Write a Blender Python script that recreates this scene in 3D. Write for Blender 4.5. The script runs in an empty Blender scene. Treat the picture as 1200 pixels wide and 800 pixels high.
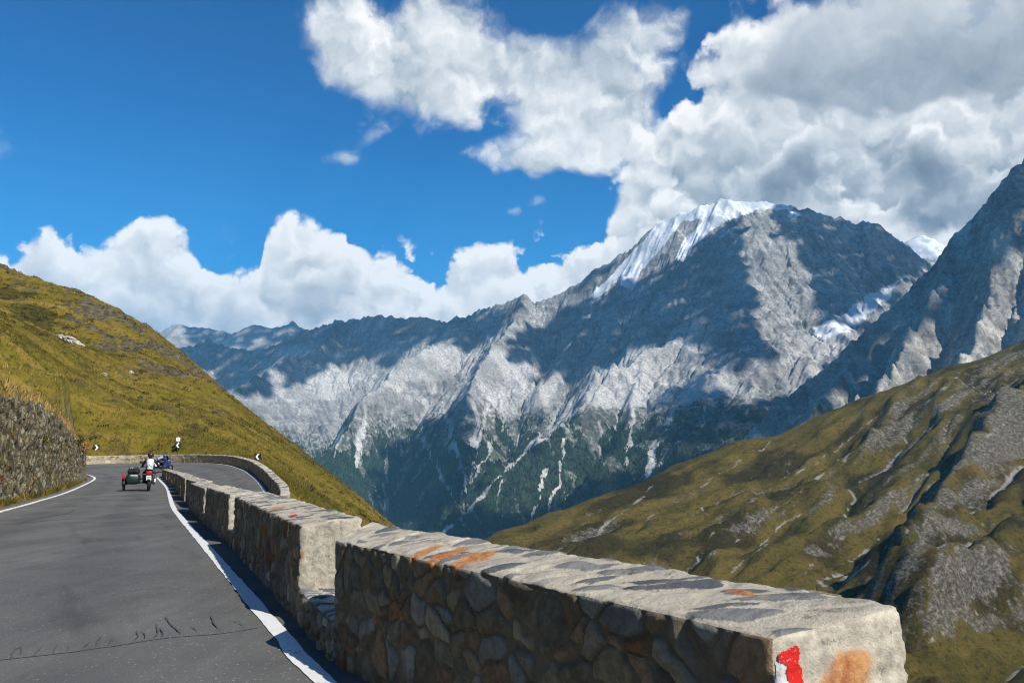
import bpy, bmesh, math, random, heapq
import numpy as np
from mathutils import Vector, Matrix, kdtree
random.seed(7)
RNG = np.random.default_rng(11)
scene = bpy.context.scene
COL = scene.collection

# ------------------------------------------------------------------ camera model
CAM_H = 1.25
PITCH = math.atan(0.14)
CP, SP = math.cos(PITCH), math.sin(PITCH)

def ray(px, py):
    a = (px - 600.0) / 1000.0
    b = (400.0 - py) / 1000.0
    yy = CP - b * SP
    return a / yy, (SP + b * CP) / yy          # X/Y , (Z-h)/Y

def at(px, py, Y):
    u, v = ray(px, py)
    return np.array([u * Y, Y, CAM_H + v * Y])

def on_z(px, py, Z):
    u, v = ray(px, py)
    Y = (Z - CAM_H) / v
    return np.array([u * Y, Y, Z])

def project(P):
    d = P[..., 1] * CP + (P[..., 2] - CAM_H) * SP
    up = -P[..., 1] * SP + (P[..., 2] - CAM_H) * CP
    d = np.where(d > 0.1, d, 0.1)
    return 600 + 1000 * P[..., 0] / d, 400 - 1000 * up / d, d

SUN_AZ = (0.700, -0.714)
SUN_EL = math.radians(41.0)
SUN = np.array([SUN_AZ[0] * math.cos(SUN_EL), SUN_AZ[1] * math.cos(SUN_EL), math.sin(SUN_EL)])

# ------------------------------------------------------------------ noise in numpy
_perm = np.random.default_rng(3).permutation(4096)
_ga = np.random.default_rng(4).uniform(0, 2 * np.pi, 4096)
_gx, _gy = np.cos(_ga), np.sin(_ga)
def _h2(i, j, s):
    return _perm[(_perm[(i + s * 131) & 4095] + j) & 4095]
def pnoise(x, y, s=0):
    xi = np.floor(x).astype(np.int64); yi = np.floor(y).astype(np.int64)
    fx = x - xi; fy = y - yi
    ux = fx * fx * fx * (fx * (fx * 6 - 15) + 10); uy = fy * fy * fy * (fy * (fy * 6 - 15) + 10)
    def g(i, j, dx, dy):
        h = _h2(i, j, s); return _gx[h] * dx + _gy[h] * dy
    a = g(xi, yi, fx, fy); b = g(xi + 1, yi, fx - 1, fy)
    c = g(xi, yi + 1, fx, fy - 1); d = g(xi + 1, yi + 1, fx - 1, fy - 1)
    return ((a + (b - a) * ux) * (1 - uy) + (c + (d - c) * ux) * uy) * 1.5
def fbm(x, y, octv=5, s=0, gain=0.5, lac=2.03):
    r = 0; a = 1.0; t = 0
    for o in range(octv):
        r = r + a * pnoise(x, y, s + o); t += a
        x = x * lac + 17.3; y = y * lac - 9.1; a *= gain
    return r / t
def ridged(x, y, octv=5, s=0, gain=0.5, lac=2.1):
    r = 0; a = 1.0; t = 0
    for o in range(octv):
        n = 1 - np.abs(pnoise(x, y, s + o)) * 1.6
        r = r + a * n * n; t += a
        x = x * lac + 7.7; y = y * lac + 3.1; a *= gain
    return r / t
def sstep(a, b, x):
    t = np.clip((x - a) / (b - a), 0, 1); return t * t * (3 - 2 * t)

_r3 = np.random.default_rng(5).random((4096, 5))
def worley3(P, seed=0):
    """F1, F2 and a random triple of the nearest cell of a jittered 3-D lattice"""
    B = np.floor(P).astype(np.int64)
    n = len(P)
    f1 = np.full(n, 9.0); f2 = np.full(n, 9.0); cid = np.zeros(n, np.int64)
    for dx in (-1, 0, 1):
        for dy in (-1, 0, 1):
            for dz in (-1, 0, 1):
                C = B + (dx, dy, dz)
                h = _perm[(_perm[(_perm[(C[:, 0] + seed * 57) & 4095] + C[:, 1]) & 4095] + C[:, 2]) & 4095]
                Q = C + 0.12 + 0.76 * _r3[h, :3]
                d = np.sqrt(((P - Q) ** 2).sum(1))
                nb = d < f1
                f2 = np.where(nb, f1, np.minimum(f2, d))
                cid = np.where(nb, h, cid); f1 = np.where(nb, d, f1)
    return f1, f2, _r3[cid, 3], _r3[cid, 4]

# ------------------------------------------------------------------ mesh / object helpers
def mesh_np(name, V, F, attrs=None, smooth=True):
    """V (n,3); F (m,3|4) index array; attrs {name: (n,) float or (n,3) colour}"""
    V = np.asarray(V, np.float32); F = np.asarray(F, np.int32)
    me = bpy.data.meshes.new(name)
    k = F.shape[1]
    me.vertices.add(len(V)); me.vertices.foreach_set('co', V.ravel())
    me.loops.add(F.size); me.loops.foreach_set('vertex_index', F.ravel())
    me.polygons.add(len(F))
    me.polygons.foreach_set('loop_start', np.arange(0, F.size, k, dtype=np.int32))
    me.polygons.foreach_set('loop_total', np.full(len(F), k, np.int32))
    me.update(calc_edges=True); me.validate()
    me.polygons.foreach_set('use_smooth', np.full(len(me.polygons), smooth))
    for an, av in (attrs or {}).items():
        av = np.asarray(av, np.float32)
        if av.ndim == 1:
            a = me.attributes.new(an, 'FLOAT', 'POINT'); a.data.foreach_set('value', av)
        else:
            a = me.attributes.new(an, 'FLOAT_VECTOR', 'POINT'); a.data.foreach_set('vector', av.ravel())
    return me

def obj(name, me, material=None, parent=None, **props):
    o = bpy.data.objects.new(name, me)
    COL.objects.link(o)
    if material is not None and me is not None:
        me.materials.append(material)
    if parent is not None:
        o.parent = parent
    for k, v in props.items():
        o[k] = v
    return o

def empty(name, loc, rotz=0.0, **props):
    o = bpy.data.objects.new(name, None); COL.objects.link(o)
    o.location = loc; o.rotation_euler = (0, 0, rotz)
    o.empty_display_size = 0.2
    for k, v in props.items():
        o[k] = v
    return o

def grid_faces(nu, nv, off=0):
    i = np.arange(nu * nv).reshape(nv, nu)
    return np.stack([i[:-1, :-1], i[:-1, 1:], i[1:, 1:], i[1:, :-1]], -1).reshape(-1, 4) + off

def bm_obj(name, bm, material, parent=None, smooth=True, **props):
    me = bpy.data.meshes.new(name); bm.normal_update(); bm.to_mesh(me); bm.free()
    if smooth:
        me.polygons.foreach_set('use_smooth', np.full(len(me.polygons), True))
    return obj(name, me, material, parent, **props)

def bm_box(bm, c, s, rot=None, bevel=0.0):
    r = bmesh.ops.create_cube(bm, size=1.0)
    vs = r['verts']
    bmesh.ops.scale(bm, verts=vs, vec=s)
    if bevel > 0:
        es = list({e for v in vs for e in v.link_edges})
        b = bmesh.ops.bevel(bm, geom=es, offset=bevel, segments=2, affect='EDGES', profile=0.6)
        vs = list({v for f in b['faces'] for v in f.verts} | {v for v in vs if v.is_valid})
        seen = set(vs); stack = list(vs)
        while stack:
            v = stack.pop()
            for e in v.link_edges:
                w = e.other_vert(v)
                if w not in seen:
                    seen.add(w); stack.append(w)
        vs = list(seen)
    if rot is not None:
        bmesh.ops.rotate(bm, verts=vs, cent=(0, 0, 0), matrix=rot)
    bmesh.ops.translate(bm, verts=vs, vec=c)
    return vs

def bm_tube(bm, pts, radii, seg=10, cap=True):
    pts = [Vector(p) for p in pts]
    if not hasattr(radii, '__len__'):
        radii = [radii] * len(pts)
    rings = []
    up = Vector((0, 0, 1))
    for i, p in enumerate(pts):
        t = (pts[min(i + 1, len(pts) - 1)] - pts[max(i - 1, 0)]).normalized()
        a = t.cross(up)
        if a.length < 1e-3:
            a = t.cross(Vector((0, 1, 0)))
        a.normalize(); b = a.cross(t).normalized()
        rr = radii[i]
        ra, rb = rr if hasattr(rr, '__len__') else (rr, rr)
        rings.append([bm.verts.new(p + a * ra * math.cos(k * 2 * math.pi / seg) + b * rb * math.sin(k * 2 * math.pi / seg)) for k in range(seg)])
    for i in range(len(rings) - 1):
        for k in range(seg):
            bm.faces.new((rings[i][k], rings[i][(k + 1) % seg], rings[i + 1][(k + 1) % seg], rings[i + 1][k]))
    if cap:
        bm.faces.new(rings[0][::-1]); bm.faces.new(rings[-1])
    return rings

def bm_torus(bm, c, R, r, axis='X', seg=28, rs=8, flat=1.0):
    """wheel-like ring about axis X, tube radius r (width scaled by flat)"""
    rings = []
    for i in range(seg):
        a = i * 2 * math.pi / seg
        ring = []
        for k in range(rs):
            b = k * 2 * math.pi / rs
            rad = R + r * math.cos(b)
            ring.append(bm.verts.new((c[0] + r * flat * math.sin(b), c[1] + rad * math.cos(a), c[2] + rad * math.sin(a))))
        rings.append(ring)
    for i in range(seg):
        for k in range(rs):
            bm.faces.new((rings[i][k], rings[i][(k + 1) % rs], rings[(i + 1) % seg][(k + 1) % rs], rings[(i + 1) % seg][k]))

def bm_loft(bm, sections, cap=True):
    """closed cross-sections with the same number of points"""
    rings = [[bm.verts.new(p) for p in s] for s in sections]
    n = len(rings[0])
    for i in range(len(rings) - 1):
        for k in range(n):
            bm.faces.new((rings[i][k], rings[i][(k + 1) % n], rings[i + 1][(k + 1) % n], rings[i + 1][k]))
    if cap:
        bm.faces.new(rings[0][::-1]); bm.faces.new(rings[-1])
    return rings

def bm_ball(bm, c, s, seg=16, rings=12, rot=None):
    r = bmesh.ops.create_uvsphere(bm, u_segments=seg, v_segments=rings, radius=1.0)
    vs = r['verts']
    bmesh.ops.scale(bm, verts=vs, vec=s)
    if rot is not None:
        bmesh.ops.rotate(bm, verts=vs, cent=(0, 0, 0), matrix=rot)
    bmesh.ops.translate(bm, verts=vs, vec=c)
    return vs

# ------------------------------------------------------------------ node helpers
class T:
    def __init__(self, nt):
        self.nt = nt
    def n(self, typ, ins=None, **props):
        nd = self.nt.nodes.new(typ)
        for k, v in props.items():
            setattr(nd, k, v)
        for k, v in (ins or {}).items():
            self.put(nd.inputs[k], v)
        return nd
    def put(self, sock, v):
        if isinstance(v, bpy.types.NodeSocket):
            self.nt.links.new(v, sock)
        elif isinstance(v, (tuple, list)) and sock.type == 'RGBA' and len(v) == 3:
            sock.default_value = (*v, 1)
        else:
            sock.default_value = v
    def m(self, op, a, b=None, c=None, clamp=False):
        nd = self.nt.nodes.new('ShaderNodeMath'); nd.operation = op; nd.use_clamp = clamp
        self.put(nd.inputs[0], a)
        if b is not None: self.put(nd.inputs[1], b)
        if c is not None: self.put(nd.inputs[2], c)
        return nd.outputs[0]
    def vm(self, op, a, b=None, scale=None):
        nd = self.nt.nodes.new('ShaderNodeVectorMath'); nd.operation = op
        self.put(nd.inputs[0], a)
        if b is not None: self.put(nd.inputs[1], b)
        if scale is not None: self.put(nd.inputs['Scale'], scale)
        return nd.outputs['Value'] if op in ('DOT_PRODUCT', 'LENGTH') else nd.outputs[0]
    def mix(self, f, a, b, blend='MIX'):
        nd = self.nt.nodes.new('ShaderNodeMix'); nd.data_type = 'RGBA'; nd.blend_type = blend; nd.clamp_factor = True
        self.put(nd.inputs[0], f)
        for s, v in ((nd.inputs[6], a), (nd.inputs[7], b)):
            self.put(s, v)
        return nd.outputs[2]
    def noise(self, vec, scale, detail=4, rough=0.55, dist=0.0, out='Fac', typ=None, lac=2.0):
        nd = self.nt.nodes.new('ShaderNodeTexNoise')
        if vec is not None: self.put(nd.inputs['Vector'], vec)
        self.put(nd.inputs['Scale'], scale); nd.inputs['Detail'].default_value = detail
        nd.inputs['Roughness'].default_value = rough; nd.inputs['Distortion'].default_value = dist
        nd.inputs['Lacunarity'].default_value = lac
        return nd.outputs[out]
    def vor(self, vec, scale, feature='F1', out='Distance', detail=0.0, smooth=0.5, rnd=1.0):
        nd = self.nt.nodes.new('ShaderNodeTexVoronoi'); nd.feature = feature
        if vec is not None: self.put(nd.inputs['Vector'], vec)
        self.put(nd.inputs['Scale'], scale)
        nd.inputs['Detail'].default_value = detail
        nd.inputs['Randomness'].default_value = rnd
        if feature == 'SMOOTH_F1': nd.inputs['Smoothness'].default_value = smooth
        return nd.outputs[out]
    def ss(self, x, a, b):
        nd = self.nt.nodes.new('ShaderNodeMapRange'); nd.interpolation_type = 'SMOOTHSTEP'
        self.put(nd.inputs[0], x); self.put(nd.inputs[1], a); self.put(nd.inputs[2], b)
        return nd.outputs[0]
    def ramp(self, f, stops, interp='LINEAR'):
        nd = self.nt.nodes.new('ShaderNodeValToRGB'); nd.color_ramp.interpolation = interp
        el = nd.color_ramp.elements
        while len(el) > 1: el.remove(el[-1])
        el[0].position = stops[0][0]; el[0].color = (*stops[0][1], 1)
        for p, c in stops[1:]:
            e = el.new(p); e.color = (*c, 1)
        self.put(nd.inputs[0], f)
        return nd.outputs[0]
    def attr(self, name, out='Fac'):
        nd = self.nt.nodes.new('ShaderNodeAttribute'); nd.attribute_name = name
        return nd.outputs[out]
    def mapping(self, vec, loc=(0, 0, 0), rot=(0, 0, 0), scale=(1, 1, 1), typ='POINT'):
        nd = self.nt.nodes.new('ShaderNodeMapping'); nd.vector_type = typ
        self.put(nd.inputs[0], vec)
        nd.inputs[1].default_value = loc; nd.inputs[2].default_value = rot; nd.inputs[3].default_value = scale
        return nd.outputs[0]
    def bump(self, h, strength=0.5, dist=1.0, normal=None):
        nd = self.nt.nodes.new('ShaderNodeBump')
        self.put(nd.inputs['Strength'], strength); nd.inputs['Distance'].default_value = dist
        self.put(nd.inputs['Height'], h)
        if normal is not None: self.put(nd.inputs['Normal'], normal)
        return nd.outputs[0]

def new_mat(name, rough=0.85, spec=0.3):
    m = bpy.data.materials.new(name); m.use_nodes = True
    nt = m.node_tree; b = nt.nodes['Principled BSDF']
    b.inputs['Roughness'].default_value = rough
    b.inputs['Specular IOR Level'].default_value = spec
    t = T(nt); t.b = b
    t.co = nt.nodes.new('ShaderNodeTexCoord')
    t.obj = t.co.outputs['Object']
    t.geo = nt.nodes.new('ShaderNodeNewGeometry')
    t.pos = t.geo.outputs['Position']
    return m, t

def plain(name, col, rough=0.5, spec=0.4, metal=0.0, var=0.15, scale=8.0, coat=0.0):
    """a small painted / plastic / cloth surface with slight procedural unevenness"""
    m, t = new_mat(name, rough, spec)
    f = t.noise(t.obj, scale, 5, 0.6)
    c = t.mix(f, tuple(x * (1 - var) for x in col), tuple(min(1, x * (1 + var)) for x in col))
    t.put(t.b.inputs['Base Color'], c)
    t.put(t.b.inputs['Roughness'], t.m('MULTIPLY_ADD', f, 0.25, rough - 0.12, clamp=True))
    t.b.inputs['Metallic'].default_value = metal
    t.b.inputs['Coat Weight'].default_value = coat
    return m

def tps(ctrl, X, Y, lam=0.0, chunk=60000):
    """thin-plate surface through control points (n,3)"""
    c = np.asarray(ctrl, float); n = len(c); sc = 1.0 / max(np.ptp(c[:, 0]), np.ptp(c[:, 1]))
    p = c[:, :2] * sc
    def U(r2):
        return np.where(r2 > 1e-12, r2 * np.log(np.maximum(r2, 1e-12)), 0)
    K = U(((p[:, None] - p[None]) ** 2).sum(-1)) + lam * np.eye(n)
    Pm = np.c_[np.ones(n), p]
    A = np.zeros((n + 3, n + 3)); A[:n, :n] = K; A[:n, n:] = Pm; A[n:, :n] = Pm.T
    w = np.linalg.solve(A, np.r_[c[:, 2], 0, 0, 0])
    q = np.c_[X.ravel() * sc, Y.ravel() * sc]; out = np.empty(len(q))
    for i in range(0, len(q), chunk):
        qq = q[i:i + chunk]
        out[i:i + chunk] = U(((qq[:, None] - p[None]) ** 2).sum(-1)) @ w[:n] + w[n] + qq @ w[n + 1:]
    return out.reshape(X.shape)

def resample(pts, n):
    pts = np.asarray(pts, float)
    d = np.r_[0, np.cumsum(np.linalg.norm(np.diff(pts[:, :2], axis=0), axis=1))]
    # Catmull-Rom through the points, then even spacing
    dense = []
    for i in range(len(pts) - 1):
        p0, p1, p2, p3 = pts[max(i - 1, 0)], pts[i], pts[i + 1], pts[min(i + 2, len(pts) - 1)]
        for u in np.linspace(0, 1, 24, endpoint=False):
            dense.append(0.5 * (2 * p1 + (p2 - p0) * u + (2 * p0 - 5 * p1 + 4 * p2 - p3) * u * u + (3 * p1 - p0 - 3 * p2 + p3) * u ** 3))
    dense.append(pts[-1]); dense = np.array(dense)
    s = np.r_[0, np.cumsum(np.linalg.norm(np.diff(dense, axis=0), axis=1))]
    q = np.linspace(0, s[-1], n)
    return np.stack([np.interp(q, s, dense[:, k]) for k in range(dense.shape[1])], 1)

def seg_dist(X, Y, line):
    """distance to a 3-D polyline in plan, and the polyline's z there"""
    best = np.full(X.shape, 1e9); zz = np.zeros(X.shape)
    for a, b in zip(line[:-1], line[1:]):
        dx, dy = b[0] - a[0], b[1] - a[1]; L2 = dx * dx + dy * dy + 1e-9
        u = np.clip(((X - a[0]) * dx + (Y - a[1]) * dy) / L2, 0, 1)
        d = np.hypot(X - a[0] - u * dx, Y - a[1] - u * dy)
        k = d < best
        best = np.where(k, d, best); zz = np.where(k, a[2] + u * (b[2] - a[2]), zz)
    return best, zz

def inside(px, py, poly):
    r = np.zeros(px.shape, bool); j = len(poly) - 1
    for i in range(len(poly)):
        xi, yi = poly[i]; xj, yj = poly[j]
        c = ((yi > py) != (yj > py)) & (px < (xj - xi) * (py - yi) / (yj - yi + 1e-9) + xi)
        r ^= c; j = i
    return r

def erode(z, dx, iters, K, m=0.45, jitter=0.0, seed=1):
    """stream-power erosion on a height grid; returns heights and drainage area"""
    ny, nx = z.shape; z = z.copy(); rng = np.random.default_rng(seed)
    A = None
    for it in range(iters):
        zz = z + rng.normal(0, jitter, z.shape)
        zf = zz.ravel().tolist(); n = nx * ny
        done = bytearray(n); rec = list(range(n)); order = []
        heap = []
        for i in range(nx):
            for k in (i, (ny - 1) * nx + i):
                if not done[k]: done[k] = 1; heap.append((zf[k], k))
        for j in range(ny):
            for k in (j * nx, j * nx + nx - 1):
                if not done[k]: done[k] = 1; heap.append((zf[k], k))
        heapq.heapify(heap)
        offs = (-1, 1, -nx, nx, -nx - 1, -nx + 1, nx - 1, nx + 1)
        pop, push = heapq.heappop, heapq.heappush
        while heap:
            h, i = pop(heap); order.append(i)
            for o in offs:
                k = i + o
                if 0 <= k < n and not done[k]:
                    done[k] = 1; rec[k] = i
                    hk = zf[k]
                    push(heap, (hk if hk > h else h + 1e-4, k))
        area = [1.0] * n
        for i in reversed(order):
            r = rec[i]
            if r != i: area[r] += area[i]
        A = np.array(area)
        F = (K * (A * dx * dx) ** m / dx).tolist()
        zl = z.ravel().tolist()
        for i in order:
            r = rec[i]
            if r != i and zl[r] < zl[i]:
                zl[i] = (zl[i] + F[i] * zl[r]) / (1 + F[i])
        z = np.array(zl).reshape(ny, nx)
    return z, A.reshape(ny, nx)

def upsample(a, ny, nx):
    """smooth (Catmull-Rom) resampling of a grid"""
    def up1(a, n):
        m = a.shape[0]; q = np.linspace(0, m - 1, n); i = np.clip(np.floor(q).astype(int), 0, m - 2); f = (q - i)[:, None]
        p0, p1, p2, p3 = a[np.maximum(i - 1, 0)], a[i], a[i + 1], a[np.minimum(i + 2, m - 1)]
        return 0.5 * (2 * p1 + (p2 - p0) * f + (2 * p0 - 5 * p1 + 4 * p2 - p3) * f * f + (3 * p1 - p0 - 3 * p2 + p3) * f ** 3)
    return up1(up1(a, ny).T, nx).T
# ================================================================== far mountains
def P3(l):
    return [at(px, py, Y * 1000.0) for px, py, Y in l]

def cone_field(X, Y, ridges, base, warp=120.0, wl=900.0, seed=20):
    wx = X + warp * fbm(X / wl, Y / wl, 4, seed); wy = Y + warp * fbm(X / wl, Y / wl, 4, seed + 40)
    z = np.full(X.shape, float(base))
    for line, slope, H in ridges:
        d, zr = seg_dist(wx, wy, line)
        h = zr - 0.55 * H * (1 - np.exp(-d * slope / (0.62 * H))) - 0.42 * d
        k = 22.0                                    # soft maximum, so that spurs grow out of the main crest
        mx = np.maximum(z, h)
        z = mx + k * np.log(np.exp((z - mx) / k) + np.exp((h - mx) / k))
    return z

def terrain(name, X0, X1, Y0, Y1, dxc, up, zfun, er, detail, material, masks, **props):
    nx, ny = int((X1 - X0) / dxc) + 1, int((Y1 - Y0) / dxc) + 1
    X, Y = np.meshgrid(np.linspace(X0, X1, nx), np.linspace(Y0, Y1, ny))
    z, A = erode(zfun(X, Y), dxc, *er)
    nx2, ny2 = (nx - 1) * up + 1, (ny - 1) * up + 1
    fl = upsample(np.log(A), ny2, nx2); z = upsample(z, ny2, nx2)
    X, Y = np.meshgrid(np.linspace(X0, X1, nx2), np.linspace(Y0, Y1, ny2))
    z = z + detail(X, Y, z, fl)
    at_ = masks(X, Y, z, fl)
    V = np.stack([X, Y, z], -1)
    me = mesh_np(name, V.reshape(-1, 3), grid_faces(nx2, ny2), {k: v.ravel() for k, v in at_.items()})
    o = obj(name, me, material, **props)
    return o, V, at_

def rock_material(name, lightrock, darkrock, greens, sc=1.0, warm=0.0):
    m, t = new_mat(name, 0.95, 0.12)
    pos = t.pos
    nz = t.n('ShaderNodeSeparateXYZ', {0: t.geo.outputs['Normal']}).outputs[2]
    n1 = t.noise(pos, 0.004 * sc, 8, 0.62)
    n2 = t.noise(t.mapping(pos, scale=(1, 1, 0.28)), 0.022 * sc, 8, 0.66)      # runs down the faces
    strata = t.noise(t.mapping(pos, rot=(0.25, 0.16, 0), scale=(0.25, 0.25, 2.2)), 0.016 * sc, 6, 0.6)
    mixn = t.m('ADD', t.m('MULTIPLY', n2, 0.55), t.m('ADD', t.m('MULTIPLY', n1, 0.3), t.m('MULTIPLY', strata, 0.35)))
    rock = t.ramp(mixn, [(0.40, darkrock), (0.53, tuple(0.5 * (a + b) for a, b in zip(darkrock, lightrock))), (0.66, lightrock), (0.8, tuple(min(1, c * 1.25) for c in lightrock))])
    # scree where the drainage collects or the ground lies flatter
    fl = t.attr('flow')
    scree_f = t.m('MAXIMUM', t.attr('scree'), t.ss(t.m('MULTIPLY_ADD', n2, 2.0, fl), 4.0, 5.6))
    col = t.mix(t.m('MULTIPLY', scree_f, 0.8), rock, t.mix(n1, tuple(c * 1.05 for c in lightrock), tuple(min(1, c * 1.75) for c in lightrock)))
    fine = t.noise(pos, 0.09 * sc, 6, 0.7)
    col = t.mix(t.ss(fine, 0.42, 0.60), t.mix(1.0, col, (0.68, 0.68, 0.68), 'MULTIPLY'), t.mix(1.0, col, (1.1, 1.1, 1.1), 'MULTIPLY'))
    veg = t.ss(t.m('ADD', t.attr('veg'), t.m('MULTIPLY_ADD', t.noise(pos, 0.045 * sc, 7, 0.75), 3.2, -1.75)), 0.40, 0.60)
    col = t.mix(t.m('MULTIPLY', veg, 0.85), col, (0.045, 0.055, 0.028))
    crag = t.vor(t.mapping(t.vm('ADD', pos, t.vm('SCALE', t.n('ShaderNodeTexNoise', {'Vector': pos, 'Scale': 0.02 * sc}).outputs['Color'], scale=60.0 / sc)), scale=(1, 1, 0.4)), 0.017 * sc, 'DISTANCE_TO_EDGE')
    crk = t.m('MULTIPLY', t.ss(crag, 0.12, 0.0), t.ss(n1, 0.42, 0.58))
    col = t.mix(t.m('MULTIPLY', crk, 0.6), col, t.mix(1.0, col, (0.34, 0.34, 0.36), 'MULTIPLY'))
    big = t.noise(pos, 0.0042 * sc, 6, 0.6, 0.6)
    col = t.mix(t.ss(big, 0.36, 0.62), t.mix(1.0, col, (0.66, 0.66, 0.65), 'MULTIPLY'), t.mix(1.0, col, (1.16, 1.15, 1.12), 'MULTIPLY'))
    fo = t.attr('forest')
    g = t.mix(t.ss(t.noise(pos, 0.03 * sc, 5, 0.7), 0.35, 0.65), greens[0], greens[1])
    fof = t.ss(t.m('ADD', fo, t.m('MULTIPLY_ADD', fine, 0.7, -0.35)), 0.38, 0.60)
    col = t.mix(fof, col, g)
    sn = t.attr('snow')
    snf = t.ss(t.m('ADD', sn, t.m('MULTIPLY_ADD', t.noise(pos, 0.012 * sc, 6, 0.62), 1.3, -0.62)), 0.34, 0.58)
    col = t.mix(snf, col, t.mix(t.ss(t.noise(pos, 0.009, 5, 0.6), 0.36, 0.56), (0.42, 0.46, 0.50), (0.68, 0.70, 0.72)))
    t.put(t.b.inputs['Base Color'], col)
    h = t.m('ADD', t.m('MULTIPLY', n2, 9.0), t.m('ADD', t.m('MULTIPLY', strata, 5.0), t.m('MULTIPLY', fine, 1.5)))
    t.put(t.b.inputs['Normal'], t.bump(h, 0.6, 1.0 / sc))
    return m

MAT_MASSIF = rock_material('limestone_massif', (0.365, 0.362, 0.352), (0.105, 0.107, 0.110), ((0.012, 0.024, 0.014), (0.035, 0.052, 0.026)))
MAT_PEAK = rock_material('dark_peak_rock', (0.34, 0.325, 0.30), (0.060, 0.060, 0.060), ((0.03, 0.035, 0.02), (0.06, 0.055, 0.03)), 1.3)

SNOW_POLY = [
    [(728, 336), (732, 304), (765, 270), (790, 250), (850, 228), (885, 226), (938, 230), (928, 243), (890, 247), (866, 256), (840, 264), (815, 287), (800, 306), (788, 305), (797, 284), (826, 257), (802, 258), (778, 286), (754, 316), (742, 336)],
    [(690, 350), (718, 322), (742, 298), (748, 303), (722, 330), (700, 350)],
    [(1050, 330), (1068, 318), (1045, 345), (1020, 368), (1005, 385), (960, 398), (950, 380), (985, 372), (1005, 352), (1025, 340)],
    [(925, 246), (940, 250), (932, 258), (922, 253)],
]
def soft_mask(px, py, polys, blur=1):
    r = np.zeros(px.shape)
    for p in polys:
        r = np.maximum(r, inside(px, py, p).astype(float))
    for _ in range(blur):
        q = r.copy()
        q[1:-1, 1:-1] = (r[1:-1, 1:-1] * 2 + r[:-2, 1:-1] + r[2:, 1:-1] + r[1:-1, :-2] + r[1:-1, 2:]) / 6
        r = q
    return r
# ------------------------------------------------------------------ the glaciated massif
R1 = P3([(120, 470, 8.0), (200, 412, 7.6), (243, 396, 7.4), (300, 412, 7.2), (345, 391, 7.0), (395, 375, 6.8), (440, 369, 6.7), (520, 374, 6.5),
         (560, 363, 6.3), (585, 354, 6.1), (612, 344, 6.0), (628, 353, 6.0), (655, 342, 6.0), (690, 318, 5.9), (735, 288, 5.8), (765, 266, 5.75), (790, 250, 5.7), (820, 240, 5.65), (850, 233, 5.6), (880, 232, 5.6), (905, 233, 5.6),
         (930, 237, 5.65), (960, 249, 5.7), (1000, 262, 5.8), (1012, 259, 5.8), (1045, 281, 5.9), (1075, 300, 6.0), (1140, 315, 6.2), (1300, 330, 6.6)])
SPURS = [
    P3([(880, 247, 5.5), (888, 280, 5.25), (908, 314, 5.05), (935, 347, 4.9), (948, 392, 4.65), (925, 440, 4.4), (905, 485, 4.2), (890, 540, 3.9)]),
    P3([(884, 270, 5.3), (842, 345, 5.0), (800, 396, 4.7), (760, 402, 4.55), (722, 428, 4.35), (690, 453, 4.2), (645, 495, 3.95), (600, 535, 3.7), (550, 578, 3.4), (500, 620, 3.15), (430, 690, 2.85)]),
    P3([(612, 345, 6.0), (603, 380, 5.6), (575, 402, 5.2), (556, 440, 4.85), (545, 500, 4.4), (530, 580, 3.85), (510, 660, 3.4)]),
    P3([(560, 364, 6.3), (520, 395, 5.9), (480, 420, 5.5), (440, 460, 5.1), (400, 505, 4.7), (360, 545, 4.35), (320, 610, 4.0)]),
    P3([(395, 375, 6.8), (370, 405, 6.3), (320, 432, 5.9), (270, 458, 5.5), (230, 500, 5.2)]),
    P3([(243, 397, 7.4), (225, 425, 7.0), (195, 455, 6.6), (150, 500, 6.2)]),
    P3([(690, 330, 5.9), (680, 378, 5.55), (652, 420, 5.2), (630, 455, 4.95)]),
    P3([(760, 402, 4.55), (745, 450, 4.25), (725, 500, 3.95), (690, 560, 3.6), (660, 620, 3.3)]),
    P3([(800, 396, 4.7), (812, 440, 4.4), (800, 500, 4.05), (790, 560, 3.7)]),
    P3([(1010, 260, 5.8), (1018, 300, 5.5), (1000, 345, 5.25)]),
    P3([(742, 298, 5.8), (755, 340, 5.5), (735, 380, 5.25)]),
]
def massif_z(X, Y):
    r = [(R1, 1.25, 1500.0)] + [(s, 1.05, 1050.0) for s in SPURS]
    z = cone_field(X, Y, r, -820.0)
    w = sstep(-820, -200, z)
    d, _ = seg_dist(X, Y, R1)
    amp = w * (0.25 + 0.75 * sstep(0, 350, d))
    z = z + 120 * amp * (ridged(X / 700, Y / 700, 5, 60, 0.45) - 0.45) + 42 * w * (ridged(X / 190, Y / 190, 4, 70) - 0.45) + 11 * w * fbm(X / 60, Y / 60, 3, 75)
    return z
def massif_detail(X, Y, z, fl):
    w = sstep(-780, -300, z) * sstep(0, 900, z + 500)
    px, py, _d = project(np.stack([X, Y, z], -1)); w = w * (1 - 0.85 * soft_mask(px, py, SNOW_POLY, 6))
    hi = sstep(-100, 700, z + 250 * fbm(X / 400, Y / 400, 3, 79))
    return w * ((3 + 15 * hi) * (ridged(X / 85, Y / 85, 4, 80) - 0.45) + (1.5 + 5.0 * hi) * (ridged(X / 22, Y / 22, 3, 90) - 0.45))

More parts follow.
